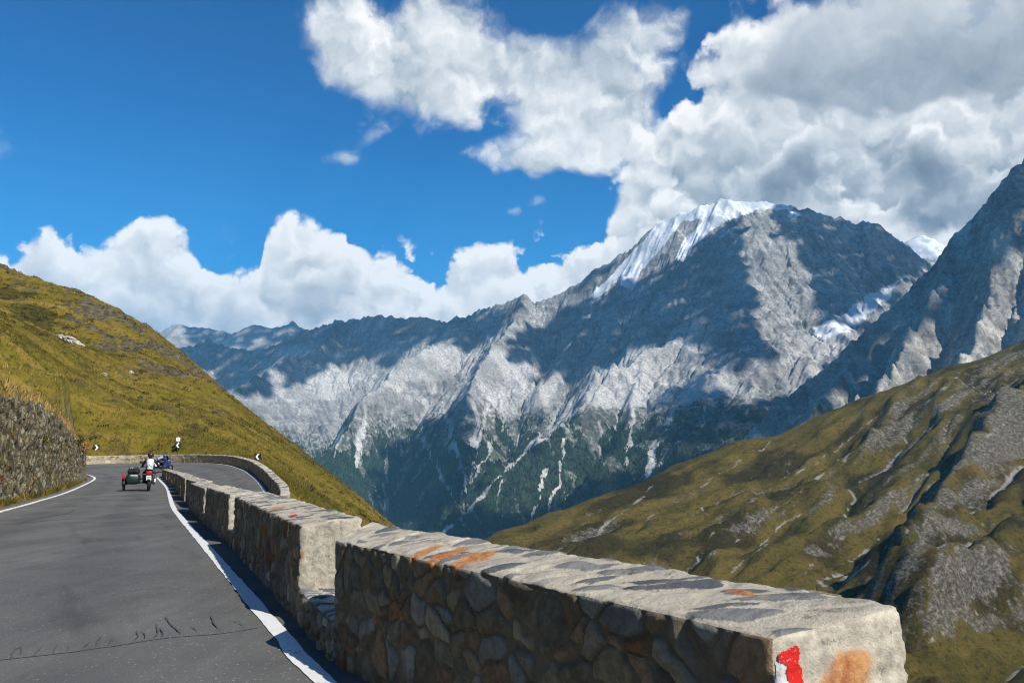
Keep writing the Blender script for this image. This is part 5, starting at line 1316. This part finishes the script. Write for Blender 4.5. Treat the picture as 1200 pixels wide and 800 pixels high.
    for sx in (-1, 1): bm_tube(bm, [(0.28 * sx, 0.385, hbz), (0.41 * sx, 0.335, hbz - 0.02)], 0.020, 10)
    hb = bm_obj('handlebar', bm, C_['black'], root)
    for sx in (-1, 1):
        bm = bmesh.new(); bm_tube(bm, [(0.27 * sx, 0.40, hbz), (0.36 * sx, 0.42, hbz + 0.17)], 0.008, 6); bm_ball(bm, (0.40 * sx, 0.42, hbz + 0.20), (0.085, 0.02, 0.05), 14, 10); bm_obj('mirror', bm, C_['black'], hb)
    bm = bmesh.new(); bm_loft(bm, [ring(0.50, 0.94, 0.08, 0.08), ring(0.60, 0.93, 0.12, 0.11), ring(0.66, 0.93, 0.105, 0.095)]); bm_obj('headlight', bm, C_['silver'], root)
    bm = bmesh.new(); cols = 7; prev = None
    for k in range(6):
        v_ = k / 5; sec = []
        for i in range(cols):
            u_ = i / (cols - 1) * 2 - 1; sec.append(bm.verts.new((u_ * (0.20 - 0.06 * v_), 0.62 - 0.16 * v_ - 0.10 * u_ * u_, 1.00 + 0.30 * v_)))
        if prev:
            for i in range(cols - 1): bm.faces.new((prev[i], prev[i + 1], sec[i + 1], sec[i]))
        prev = sec
    o = bm_obj('windscreen', bm, C_['glass'], root); sm = o.modifiers.new('thick', 'SOLIDIFY'); sm.thickness = 0.006
    bm = bmesh.new(); bm_tube(bm, [(0.16, 0.22, 0.40), (0.20, 0.05, 0.28), (0.20, -0.30, 0.27), (0.21, -0.45, 0.31), (0.22, -0.95, 0.42)], [0.022, 0.022, 0.025, 0.05, 0.055], 12); bm_obj('exhaust', bm, C_['steel'], root)
    for sx in (-1, 1):
        bm = bmesh.new(); bm_tube(bm, [(0.12 * sx, 0.0, 0.33), (0.28 * sx, 0.0, 0.33)], 0.016, 8); bm_obj('footpeg', bm, C_['black'], root)
    if sport:
        for sx in (-1, 1):
            bm = bmesh.new()
            bm_loft(bm, [[(sx * x, y, z) for x, y, z in s] for s in (
                [(0.10, 0.74, 0.98), (0.16, 0.70, 0.90), (0.12, 0.76, 0.78), (0.08, 0.78, 0.86)], [(0.16, 0.52, 1.02), (0.25, 0.48, 0.90), (0.23, 0.50, 0.60), (0.13, 0.55, 0.70)],
                [(0.17, 0.28, 0.92), (0.24, 0.24, 0.80), (0.23, 0.22, 0.36), (0.14, 0.24, 0.42)], [(0.15, 0.06, 0.80), (0.20, 0.04, 0.66), (0.20, 0.02, 0.30), (0.13, 0.02, 0.36)])])
            bmesh.ops.recalc_face_normals(bm, faces=bm.faces); bm_obj('side_fairing', bm, paint, root, smooth=False)
            bm = bmesh.new(); bm_box(bm, (0.30 * sx, -0.58, 0.66), (0.20, 0.44, 0.32), bevel=0.05); bm_obj('pannier', bm, C_['white' if sx > 0 else 'blue'], root)
    return root

bike = motorcycle((0, 0, 0), 0, 0, C_['dark'], 'dark motorcycle with a dark green sidecar on its left, red tail light and white plate')
# ------------------------------------------------------------------ sidecar (part of the outfit), on the left
bm = bmesh.new()
def sring(y, zc, hw, hh, xo=-0.66):
    return [(x + xo, yy, z) for x, yy, z in ring(y, zc, hw, hh, 16, 3.2)]
bm_loft(bm, [sring(-0.78, 0.52, 0.20, 0.12), sring(-0.74, 0.53, 0.27, 0.21), sring(-0.5, 0.53, 0.30, 0.25), sring(0.1, 0.52, 0.30, 0.24), sring(0.5, 0.49, 0.26, 0.20), sring(0.85, 0.46, 0.16, 0.12), sring(0.98, 0.45, 0.06, 0.05)])
sc_ = bm_obj('sidecar', bm, C_['green'], bike)
wheel('sidecar_wheel', (-1.02, -0.30, 0.28), 0.28, 0.08, sc_)
bm = bmesh.new()
for k in range(10):
    a0 = math.radians(0 + k * 20); y, z = -0.30 - 0.325 * math.cos(a0), 0.28 + 0.325 * math.sin(a0)
    sec = [bm.verts.new((-1.02 + x, y, z + dz)) for x, dz in ((-0.09, -0.025), (-0.05, 0), (0.05, 0), (0.10, -0.02))]
    if k:
        for i in range(3): bm.faces.new((prev[i], prev[i + 1], sec[i + 1], sec[i]))
    prev = sec
o = bm_obj('mudguard', bm, C_['green'], sc_); o.modifiers.new('thick', 'SOLIDIFY').thickness = 0.01
bm = bmesh.new(); bm_box(bm, (-1.03, -0.66, 0.62), (0.12, 0.06, 0.20), bevel=0.02); bm_obj('tail_light', bm, C_['red'], sc_)
bm = bmesh.new(); bm_box(bm, (-0.62, -0.765, 0.68), (0.30, 0.02, 0.07), bevel=0.008); bm_obj('trim_strip', bm, C_['silver'], sc_)
bm = bmesh.new(); bm_loft(bm, [sring(-0.50, 0.80, 0.20, 0.05), sring(-0.42, 0.86, 0.25, 0.12), sring(-0.10, 0.86, 0.26, 0.11), sring(0.05, 0.80, 0.22, 0.05)]); bm_obj('hood_cover', bm, C_['canvas'], sc_)
for xo in (-0.78, -0.56):
    bm = bmesh.new(); bm_tube(bm, [(xo - 0.10, -0.58, 0.84), (xo + 0.09, -0.58, 0.84)], 0.085, 14); bm_obj('luggage_roll', bm, C_['canvas'], sc_)
bm = bmesh.new(); prev = None
for k in range(4):
    sec = [bm.verts.new((-0.66 + u_ * 0.22, 0.18 - 0.10 * k / 3 - 0.08 * u_ * u_ + 0.04, 0.74 + 0.30 * k / 3)) for u_ in (-1, -.5, 0, .5, 1)]
    if prev:
        for i in range(4): bm.faces.new((prev[i], prev[i + 1], sec[i + 1], sec[i]))
    prev = sec
o = bm_obj('windscreen', bm, C_['glass'], sc_); o.modifiers.new('thick', 'SOLIDIFY').thickness = 0.006
bm = bmesh.new()
for y in (-0.45, 0.35): bm_tube(bm, [(-0.04, y, 0.40), (-0.40, y, 0.34), (-0.98, -0.30 if y < 0 else y, 0.30)], 0.022, 8)
bm_tube(bm, [(-0.03, 0.30, 0.80), (-0.42, 0.30, 0.44)], 0.018, 8)
bm_obj('connecting_strut', bm, C_['black'], sc_)
bm = bmesh.new()
for i, x in enumerate((-0.06, -0.02, 0.02, 0.06)): bm_box(bm, (x, -1.0375, 0.60), (0.022, 0.003, 0.06))
for i, x in enumerate((-0.045, 0.0, 0.045)): bm_box(bm, (x, -1.0375, 0.52), (0.026, 0.003, 0.05))
bm_obj('plate_lettering', bm, C_['plate_ink'], [c for c in bike.children if c.name.startswith('licence_plate')][0], smooth=False)

# ------------------------------------------------------------------ riders
def skin_body(name, pts, edges, root_i, mat, parent=None, **pr):
    me = bpy.data.meshes.new(name); me.from_pydata([p[:3] for p in pts], edges, [])
    o = obj(name, me, mat, parent, **pr)
    sk = o.modifiers.new('skin', 'SKIN'); sk.use_smooth_shade = True; sk.branch_smoothing = 0.6
    for i, p in enumerate(pts):
        r = p[3]; o.data.skin_vertices[0].data[i].radius = r if hasattr(r, '__len__') else (r, r)
    o.data.skin_vertices[0].data[root_i].use_root = True
    ss = o.modifiers.new('smooth', 'SUBSURF'); ss.levels = 1; ss.render_levels = 2
    return o
MAT_SKIN = plain('skin', (0.48, 0.28, 0.20), 0.55, 0.3)
def rider(loc, rotz, lean, mats, label, crouch=False, hz=1.06):
    jacket, trousers, helmet, vest, teal = mats
    if not crouch:
        P = dict(pel=(0, -0.30, 0.90, 0.155), wst=(0, -0.27, 1.05, 0.145), chs=(0, -0.20, 1.25, 0.165), shc=(0, -0.15, 1.36, 0.10), nek=(0, -0.11, 1.45, 0.058), hed=(0, -0.08, 1.55, 0.085))
    else:
        P = dict(pel=(0, -0.34, 0.90, 0.155), wst=(0, -0.24, 1.00, 0.145), chs=(0, -0.06, 1.10, 0.165), shc=(0, 0.05, 1.16, 0.10), nek=(0, 0.12, 1.22, 0.06), hed=(0, 0.20, 1.28, 0.085))
    sz = P['shc'][2]; sy = P['shc'][1]
    names = list(P); pts = [P[n] for n in names]; ed = [(i, i + 1) for i in range(5)]
    for sx in (-1, 1):
        b = len(pts)
        pts += [(0.185 * sx, sy, sz - 0.02, 0.072), (0.30 * sx, sy + 0.16, sz - 0.20 if not crouch else sz - 0.16, 0.054), (0.345 * sx, 0.30, hz + 0.01, 0.036)]
        ed += [(3, b), (b, b + 1), (b + 1, b + 2)]
        b = len(pts)
        pts += [(0.12 * sx, -0.24, 0.87, 0.105), (0.25 * sx, 0.14, 0.78, 0.072), (0.24 * sx, -0.04, 0.50, 0.056), (0.235 * sx, -0.10, 0.41, 0.045)]
        ed += [(0, b), (b, b + 1), (b + 1, b + 2), (b + 2, b + 3)]
    m, t = new_mat(label[:12], 0.8, 0.2)
    zz = t.n('ShaderNodeSeparateXYZ', {0: t.obj}).outputs[2]
    n_ = t.noise(t.obj, 9.0, 5, 0.6)
    yy = t.n('ShaderNodeSeparateXYZ', {0: t.obj}).outputs[1]
    up_ = t.m('GREATER_THAN', zz, 0.93)
    t.put(t.b.inputs['Base Color'], t.mix(up_, t.mix(n_, tuple(c * .8 for c in trousers), trousers), t.mix(n_, tuple(c * .8 for c in jacket), jacket)))
    t.put(t.b.inputs['Normal'], t.bump(t.noise(t.obj, 14.0, 5, 0.6, 1.0), 0.6, 0.03))
    o = skin_body('person', pts, ed, 0, m, None, label=label, category='person')
    o.location = loc; o.rotation_euler = (0, lean, rotz)
    hc = Vector(P['hed'][:3]) + Vector((0, 0.02, 0.035))
    bm = bmesh.new(); bm_ball(bm, hc, (0.128, 0.155, 0.145), 24, 18); 
    for v in bm.verts:
        if v.co.y > hc.y + 0.06 and v.co.z < hc.z - 0.02: v.co.y += 0.03
        if v.co.z < hc.z - 0.10: v.co.z = hc.z - 0.10 - (hc.z - 0.10 - v.co.z) * 0.35
    hm_ = bm_obj('helmet', bm, plain('helmet_shell', helmet, 0.3, 0.5, coat=0.4), o)
    bm = bmesh.new(); prev = None
    for i in range(5):
        a = math.radians(-38 + 19 * i * 1.0)
        sec = []
        for k in range(9):
            b = math.radians(-75 + k * 150 / 8); sec.append(bm.verts.new(hc + Vector((0.134 * math.sin(b) * math.cos(a * 0.55), 0.162 * math.cos(b) * math.cos(a * 0.55), -0.01 + 0.11 * math.sin(a)))))
        if prev:
            for k in range(8): bm.faces.new((prev[k], prev[k + 1], sec[k + 1], sec[k]))
        prev = sec
    bm_obj('visor', bm, C_['glass'], hm_)
    # a light panel over the back of the jacket
    bm = bmesh.new(); prev = None
    sp_ = [Vector(P[k][:3]) for k in ('pel', 'wst', 'chs', 'shc')]; wd = (0.13, 0.15, 0.175, 0.165); dp = (0.165, 0.160, 0.180, 0.135)
    for i in range(13):
        f = i / 12 * 2.85 + 0.1; k = min(int(f), 2); u_ = f - k
        c = sp_[k].lerp(sp_[k + 1], u_); w_ = wd[k] * (1 - u_) + wd[k + 1] * u_; d_ = dp[k] * (1 - u_) + dp[k + 1] * u_
        ax = (sp_[k + 1] - sp_[k]).normalized(); bk = Vector((0, -ax.z, ax.y))
        sec = [bm.verts.new(c + Vector((1, 0, 0)) * (w_ * 1.02 * math.sin(b)) + bk * (d_ * 1.02 * math.cos(b) + 0.008)) for b in [math.radians(-72 + q * 18) for q in range(9)]]
        if prev:
            for q in range(8): bm.faces.new((prev[q], prev[q + 1], sec[q + 1], sec[q]))
        prev = sec
    m2, t2 = new_mat('jacket_panel', 0.75, 0.25)
    z2 = t2.n('ShaderNodeSeparateXYZ', {0: t2.obj}).outputs[2]
    band = t2.m('MULTIPLY', t2.ss(z2, sp_[1].z - 0.03, sp_[1].z), t2.ss(z2, sp_[1].z + 0.13, sp_[1].z + 0.09))
    t2.put(t2.b.inputs['Base Color'], t2.mix(t2.m('MULTIPLY', band, t2.ss(t2.noise(t2.obj, 7.0, 3, 0.6), 0.42, 0.55)), t2.mix(t2.noise(t2.obj, 12.0, 4, 0.6), tuple(c * 0.85 for c in vest), vest), teal))
    vb = bm_obj('jacket_panel', bm, m2, o); vb.modifiers.new('thick', 'SOLIDIFY').thickness = 0.012
    for sx in (-1, 1):
        h0 = Vector((0.345 * sx, 0.345, hz - 0.005))
        bm = bmesh.new(); bm_ball(bm, h0 + Vector((0, -0.015, 0.022)), (0.046, 0.045, 0.020), 12, 8)
        bm_tube(bm, [h0 + Vector((-0.005 * sx, -0.09, 0.02)), h0 + Vector((0, -0.02, 0.02))], [0.042, 0.036], 10)
        for q in range(4):                                         # four fingers round the grip
            x0 = (-0.033 + 0.022 * q) * sx; l_ = (0.9, 1.0, 0.97, 0.82)[q]
            bm_tube(bm, [h0 + Vector((x0, 0.015, 0.028)), h0 + Vector((x0, 0.040 * l_, 0.016)), h0 + Vector((x0, 0.042 * l_, -0.012)), h0 + Vector((x0, 0.018, -0.026))], [0.011, 0.0105, 0.010, 0.008], 8)
        bm_tube(bm, [h0 + Vector((-0.040 * sx, -0.02, 0.012)), h0 + Vector((-0.052 * sx, 0.000, -0.010)), h0 + Vector((-0.045 * sx, 0.016, -0.022))], [0.013, 0.012, 0.009], 8)
        bm_obj('glove', bm, C_['black'], o)
        bm = bmesh.new(); bm_loft(bm, [[(0.235 * sx + x * 0.05, -0.10 + y * 0.06, z) for x, y in [(math.cos(a), math.sin(a)) for a in [k * math.pi / 6 for k in range(12)]]] for z in (0.52, 0.44, 0.38)])
        bm_ball(bm, (0.235 * sx, -0.04, 0.365), (0.05, 0.145, 0.048), 14, 10); bm_obj('boot', bm, C_['white'] if (sx > 0 and not crouch) else C_['black'], o)
    return o

u_ = ray(167.5, 573)[0]; Yb = 36.6
bloc = (u_ * Yb + 0.02, Yb + 0.55, 0.004)
bike.location = bloc; bike.scale = (0.95, 0.95, 0.95); bike.rotation_euler = (0, 0, math.radians(21))
rider(bloc, math.radians(21), 0.0, ((0.035, 0.037, 0.040), (0.10, 0.10, 0.11), (0.045, 0.026, 0.018), (0.62, 0.64, 0.62), (0.05, 0.17, 0.19)), 'motorcycle rider in dark jacket with pale back panel and brown helmet').scale = (0.95, 0.95, 0.95)
Y2 = 67.0; u2 = ray(187.0, 553)[0]
loc2 = (u2 * Y2, Y2, 0.0)
k_ = kd.find((loc2[0], loc2[1], 0))[1]
loc2 = (loc2[0], loc2[1], float(rs[k_, 2]) + 0.01)
motorcycle(loc2, math.radians(-38), math.radians(13), C_['blue'], 'blue motorcycle with white pannier leaning into the bend ahead', True)
rider(loc2, math.radians(-38), math.radians(13), ((0.022, 0.032, 0.060), (0.020, 0.024, 0.034), (0.05, 0.09, 0.17), (0.30, 0.36, 0.44), (0.02, 0.05, 0.12)), 'crouched rider in dark blue on the blue motorcycle', True, 0.98)
# ================================================================== camera, sun, sky, haze
cam = bpy.data.cameras.new('camera'); cam.sensor_width = 36; cam.lens = 30.0; cam.clip_start = 0.05; cam.clip_end = 80000
co = bpy.data.objects.new('camera', cam); COL.objects.link(co)
co.location = (0, 0, CAM_H); co.rotation_euler = (math.pi / 2 + PITCH, 0, 0)
scene.camera = co

sl = bpy.data.lights.new('sun', 'SUN'); sl.energy = 4.8; sl.angle = math.radians(0.55); sl.color = (1.0, 0.95, 0.87)
so = bpy.data.objects.new('sun', sl); COL.objects.link(so)
so.rotation_euler = Vector(-SUN).to_track_quat('-Z', 'Y').to_euler()

w = bpy.data.worlds.new('World'); scene.world = w; w.use_nodes = True
wt = T(w.node_tree); w.node_tree.nodes.clear()
sky = wt.n('ShaderNodeTexSky', sky_type='NISHITA', sun_disc=False, sun_elevation=SUN_EL,
           sun_rotation=math.atan2(SUN_AZ[0], SUN_AZ[1]), altitude=2600.0, air_density=1.0, dust_density=0.15, ozone_density=2.2)
bg = wt.n('ShaderNodeBackground'); out = wt.n('ShaderNodeOutputWorld')
SKY_S = 0.095
bg.inputs['Strength'].default_value = SKY_S

dirv = wt.n('ShaderNodeTexCoord').outputs['Generated']
sp = wt.n('ShaderNodeSeparateXYZ', {0: dirv})
az = wt.m('ARCTAN2', sp.outputs[0], sp.outputs[1]); el = wt.m('ARCSINE', sp.outputs[2])
UV = wt.n('ShaderNodeCombineXYZ', {0: az, 1: el, 2: 0.0}).outputs[0]
def azel(px, py):
    u, v = ray(px, py); return math.atan(u), math.atan(v / math.sqrt(1 + u * u))
def blobs(lst, start=0.0):
    """soft patches in azimuth / elevation, positions noted at photo scale"""
    acc = start
    for px, py, rx, ry, rot, wgt in lst:
        a, e = azel(px, py); k = 1.0 / (1000.0 * (1 + ((px - 600) / 1000.0) ** 2) ** 0.6)
        q = wt.mapping(UVW, loc=(a, e, 0), rot=(0, 0, math.radians(rot)), scale=(rx * k, ry * k, 1), typ='TEXTURE')
        g = wt.m('EXPONENT', wt.m('MULTIPLY', wt.vm('DOT_PRODUCT', q, q), -1.0))
        acc = wt.m('MULTIPLY_ADD', g, wgt, acc)
    return acc
# the outlines waver with a noise of their own
nwarp = wt.n('ShaderNodeTexNoise', {'Vector': UV, 'Scale': 9.0}, noise_dimensions='2D'); nwarp.inputs['Detail'].default_value = 3
UVW = wt.vm('ADD', UV, wt.vm('SCALE', wt.vm('SUBTRACT', nwarp.outputs['Color'], (0.5, 0.5, 0.5)), scale=0.055))
UVW = wt.vm('MULTIPLY', UVW, (1, 1, 0))

CLOUD = [ # big cloud top centre
    (400, 30, 55, 60, 0, 1.05), (470, 40, 90, 62, 0, 1.1), (560, 70, 90, 62, 0, 1.15), (640, 105, 80, 55, 0, 1.15), (705, 105, 56, 56, 0, 1.15), (420, 92, 50, 16, 0, .5), (690, 180, 90, 24, -3, 1.25), (600, 182, 75, 15, 5, 1.0), (640, 150, 70, 26, 0, .75), (510, 125, 60, 24, -25, .6), (740, 160, 40, 40, 0, .5),
    (585, 4, 40, 18, 0, 0.6), (655, 12, 42, 20, 0, -0.95), (556, 162, 40, 9, 24, -.65), (428, 80, 24, 7, 0, -.35),
    # wisps
    (398, 198, 30, 13, 10, 0.85), (420, 178, 30, 17, 50, 0.75), (450, 155, 40, 18, 20, 0.72), (628, 228, 13, 12, 0, 0.62), (606, 240, 8, 8, 0, 0.6), (48, 168, 10, 5, 0, 0.55), (262, 40, 14, 7, 0, .42), (345, 230, 24, 4, 0, .5),
    (760, 28, 70, 30, 0, 1.0), (800, 12, 30, 14, 0, .5), (748, 120, 60, 66, 0, 1.0), (790, 60, 50, 40, 0, .8), (742, 80, 8, 40, 8, -0.55), (740, 206, 24, 8, 0, -.3), (720, 60, 10, 20, 0, -.3),
    # elsewhere round the horizon
    (-500, 150, 300, 90, 0, 1.1), (-250, 20, 200, 50, 0, 0.8), (1700, 150, 350, 150, 0, 1.2), (2600, 80, 500, 120, 0, 1.1)]
macro = blobs(CLOUD)

skyc = wt.mix(1.0, sky.outputs[0], wt.ramp(el, [(0.20, (0.02, 0.70, 1.16)), (0.50, (0.0, 0.50, 0.95))]), 'MULTIPLY')
hz = wt.ss(el, 0.40, 0.10)
skyc = wt.mix(wt.m('MULTIPLY', hz, 0.45), skyc, (0.22, 2.8, 5.8, 1))
SV = wt.vm('MULTIPLY', UV, (1.0, 1.12, 1.0))
def n2(vec, scale, detail, rough, dist=0.0, out='Fac'):
    nd = wt.n('ShaderNodeTexNoise', {'Vector': vec, 'Scale': scale}, noise_dimensions='2D')
    nd.inputs['Detail'].default_value = detail; nd.inputs['Roughness'].default_value = rough; nd.inputs['Distortion'].default_value = dist
    return nd.outputs[out]
wob = n2(UV, 26.0, 4, 0.6, 0.0, 'Color')
WV = wt.vm('ADD', SV, wt.vm('SCALE', wt.vm('SUBTRACT', wob, (0.5, 0.5, 0.5)), scale=0.040))
def puffs(off, scale):                                               # overlapping domes, big and small
    def f(k):
        nd = wt.n('ShaderNodeTexVoronoi', {'Vector': wt.vm('ADD', WV, (off + 0.35 * k, off * 0.7 + 0.94 * k, 0.0)), 'Scale': scale}, voronoi_dimensions='2D', feature='SMOOTH_F1')
        nd.inputs['Detail'].default_value = 3.0; nd.inputs['Roughness'].default_value = 0.46; nd.inputs['Smoothness'].default_value = 0.30
        d = nd.outputs['Distance']
        return wt.m('SUBTRACT', 0.72, wt.m('MULTIPLY', wt.m('MULTIPLY', d, d), 1.9))
    return f(0.0), f(0.016)
pa, pa1 = puffs(0.0, 12.0)
pb, pb1 = puffs(3.7, 9.0)
def mist(k):
    return wt.m('SUBTRACT', n2(wt.vm('ADD', WV, (0.45 * k, 0.9 * k, 0.0)), 6.5, 9, 0.60, 0.2), 0.5)
f0, f1 = mist(0.0), mist(0.045)
grad_a, grad_b, grad_f = wt.m('SUBTRACT', pa, pa1), wt.m('SUBTRACT', pb, pb1), wt.m('SUBTRACT', f0, f1)

GREY = [(0.0, (0.19, 0.235, 0.285)), (0.28, (0.33, 0.38, 0.43)), (0.52, (0.53, 0.575, 0.615)), (0.75, (0.77, 0.79, 0.80)), (0.90, (0.94, 0.94, 0.93)), (1.0, (1.05, 1.04, 1.02))]
def over(base, alpha, shade):
    col = wt.vm('SCALE', wt.ramp(wt.m('MULTIPLY', shade, 1.0, clamp=True), GREY), scale=CL)
    return wt.mix(wt.m('MULTIPLY', alpha, low), base, col)
CL = 0.80 / SKY_S
low = wt.ss(el, -0.02, 0.03)

# ---- torn high cloud
mac = wt.m('SUBTRACT', macro, 0.30)
D = wt.m('ADD', mac, wt.m('ADD', wt.m('MULTIPLY', f0, 2.2), wt.m('MULTIPLY', wt.m('SUBTRACT', pb, 0.42), 0.40)))
A = wt.ss(D, -0.12, 0.95)
dark = blobs([(480, 25, 100, 45, 0, 0.12), (610, 60, 80, 30, 0, 0.12), (590, 165, 90, 20, 0, -0.08), (420, 60, 40, 40, 0, -.05), (690, 190, 70, 14, 0, -.08), (760, 40, 50, 40, 0, .15)], 0.0)
S = wt.m('SUBTRACT', wt.m('ADD', wt.m('MULTIPLY_ADD', grad_f, 1.25, 0.70), wt.m('MULTIPLY', grad_b, 0.28)), dark)
skyv = over(skyc, A, S)

# ---- piled cumulus, back to front: every pile has a top line, a bright crown and a greyer foot
def pile(base, TOP, p, g, amp, width, crown, body, foot, footd, relief, bottom=None, gloom=None):
    fc = wt.n('ShaderNodeFloatCurve', {'Factor': 1.0, 'Value': wt.m('MULTIPLY_ADD', az, 1 / 1.6, 0.5)})
    cv = fc.mapping.curves[0]
    q = [(azel(px, py)[0] / 1.6 + 0.5, (azel(px, py)[1] + 0.15) * 1.6) for px, py in TOP]
    cv.points[0].location = (0.0, q[0][1]); cv.points[1].location = (1.0, q[-1][1])
    for a_ in q:
        if 0.002 < a_[0] < 0.998: cv.points.new(*a_)
    for k_ in cv.points: k_.handle_type = 'AUTO_CLAMPED'
    fc.mapping.update()
    dep = wt.m('SUBTRACT', wt.m('SUBTRACT', wt.m('DIVIDE', fc.outputs[0], 1.6), 0.15), el)
    d = wt.m('ADD', dep, wt.m('MULTIPLY', wt.m('ADD', wt.m('SUBTRACT', p, 0.42), wt.m('MULTIPLY', f0, 0.9)), amp))
    a = wt.ss(d, 0.0, width)
    cr = wt.ss(d, 0.050, 0.0); ft = wt.ss(d, 0.02, footd)
    s = wt.m('ADD', wt.m('MULTIPLY_ADD', cr, crown, body), wt.m('MULTIPLY', g, relief))
    s = wt.m('SUBTRACT', wt.m('MULTIPLY_ADD', grad_f, 0.45, s), wt.m('MULTIPLY', ft, foot))
    if gloom is not None: s = wt.m('SUBTRACT', s, blobs(gloom, 0.0))
    if bottom is not None:
        b0, b1 = bottom
        a = wt.m('MULTIPLY', a, wt.ss(wt.m('ADD', el, wt.m('MULTIPLY', f0, 0.05)), b0, b1))
    return over(base, a, s)
NO = 760
skyv = pile(skyv, [(600, NO), (650, 330), (684, 268), (704, 226), (716, 176), (732, 120), (752, 62), (784, 8), (820, -18), (866, -14), (896, -20), (925, -30), (960, -40), (1010, -60), (1100, -60), (1400, -60)], pb, grad_b, 0.048, 0.036, 0.16, 0.80, 0.30, 0.17, 0.42)
# flat grey veil in front of it
gm = wt.m('ADD', blobs([(1010, 55, 120, 62, 0, 1.1), (1150, 50, 140, 75, 0, 1.2), (940, 95, 70, 22, 0, 0.8), (1080, 108, 120, 22, 0, .6)], -0.42), wt.m('MULTIPLY', f0, 1.6))
skyv = over(skyv, wt.m('MULTIPLY', wt.ss(gm, 0.0, 0.5), 0.85), wt.m('ADD', wt.m('MULTIPLY_ADD', wt.ss(el, 0.40, 0.54), 0.36, 0.33), wt.m('MULTIPLY', grad_f, 0.7)))
skyv = pile(skyv, [(640, NO), (780, 330), (826, 200), (870, 150), (905, 140), (940, 118), (975, 112), (1010, 130), (1050, 118), (1090, 100), (1130, 118), (1170, 92), (1230, 100), (1500, 90)], pa, grad_a, 0.045, 0.030, 0.24, 0.74, 0.40, 0.10, 0.36, gloom=[(950, 210, 160, 30, 0, 0.36), (1120, 198, 90, 26, 0, .3), (840, 250, 60, 30, 0, .25)])
skyv = pile(skyv, [(-600, 330), (-120, 270), (-20, 262), (22, 250), (56, 250), (74, 266), (86, 258), (94, 276), (112, 278), (128, 270), (146, 256), (172, 244), (206, 246), (228, 266), (242, 292), (262, 306), (286, 300), (302, 302), (308, 270), (324, 250), (346, 234), (372, 236), (400, 252), (424, 258), (432, 266), (450, 272), (480, 270), (500, 274), (540, 272), (600, 268), (640, 260), (680, 250), (705, 246), (735, 238), (765, 212), (800, 204), (824, 220), (850, 244), (880, 262), (940, 300), (1050, 340), (1400, 380)], pa, grad_a, 0.026, 0.014, 0.14, 0.88, 0.28, 0.12, 0.34, gloom=[(850, 262, 90, 36, 10, 0.34), (960, 280, 120, 40, 0, .3), (770, 290, 70, 30, -20, .25)])
skyv = pile(skyv, [(600, NO), (860, 400), (950, 268), (1000, 236), (1040, 226), (1080, 230), (1120, 246), (1180, 262), (1260, 280), (1400, 300)], pb, grad_b, 0.030, 0.04, 0.16, 0.78, 0.25, 0.12, 0.22)
# nearer, greyer heads and the pale band along the ridges
skyv = pile(skyv, [(-600, 380), (-60, 330), (0, 292), (40, 300), (90, 330), (135, 306), (165, 292), (205, 300), (240, 325), (268, 312), (300, 322), (330, 300), (352, 286), (384, 290), (412, 280), (436, 296), (462, 318), (520, 340), (560, 326), (610, 312), (660, 306), (700, 290), (760, 300), (840, 330), (900, 500), (1400, 600)], pb, grad_b, 0.034, 0.030, 0.14, 0.72, 0.20, 0.07, 0.36, gloom=[(420, 305, 70, 15, 0, 0.26), (500, 318, 60, 12, 0, .2), (280, 335, 70, 16, 0, 0.16), (640, 312, 70, 16, 0, .2), (760, 300, 60, 24, 0, .2)])
skyv = pile(skyv, [(-600, 400), (-60, 380), (60, 372), (120, 356), (170, 350), (215, 362), (250, 350), (300, 352), (340, 338), (380, 334), (430, 338), (480, 330), (530, 330), (560, 338), (590, 352), (640, 346), (700, 330), (760, 340), (900, 420), (1400, 480)], pa, grad_a, 0.028, 0.028, 0.14, 0.80, 0.20, 0.07, 0.28)
# the lowest air is pale blue
skyv = wt.mix(wt.m('MULTIPLY', wt.ss(el, 0.19, 0.13), 0.40), skyv, (0.36 * CL, 0.52 * CL, 0.70 * CL, 1))
wt.put(bg.inputs['Color'], skyv)
wt.nt.links.new(bg.outputs[0], out.inputs['Surface'])
w.cycles.sampling_method = 'MANUAL'; w.cycles.sample_map_resolution = 512

HAZE = True
if HAZE:
    hm = bpy.data.materials.new('mountain_air'); hm.use_nodes = True; hm.node_tree.nodes.clear()
    ht = T(hm.node_tree)
    pv = ht.n('ShaderNodeVolumePrincipled', {'Color': (0.27, 0.66, 1.0, 1), 'Density': 3.8e-5, 'Anisotropy': 0.0})
    ho = ht.n('ShaderNodeOutputMaterial'); hm.node_tree.links.new(pv.outputs[0], ho.inputs['Volume'])
    bm = bmesh.new(); bm_box(bm, (0, 5300, 0), (14600, 14600, 1)); 
    for v in bm.verts: v.co.z = -925.0 if v.co.z < 0 else 2500.0
    ho_ = bm_obj('haze', bm, hm, None, smooth=False, kind='stuff', label='thin blue mountain air between the viewer and the far peaks')

vs = scene.view_settings
vs.view_transform = 'Standard'; vs.look = 'None'; vs.exposure = 0.42; vs.gamma = 1.0; vs.use_curve_mapping = False
cy = scene.cycles
cy.use_denoising = True
cy.filter_width = 1.1
try:
    cy.denoiser = 'OPENIMAGEDENOISE'; cy.denoising_input_passes = 'RGB_ALBEDO_NORMAL'
except Exception:
    pass
cy.max_bounces = 6; cy.diffuse_bounces = 2; cy.glossy_bounces = 2; cy.transmission_bounces = 2; cy.volume_bounces = 1; cy.transparent_max_bounces = 6
cy.caustics_reflective = False; cy.caustics_refractive = False
cy.use_adaptive_sampling = True; cy.adaptive_threshold = 0.01
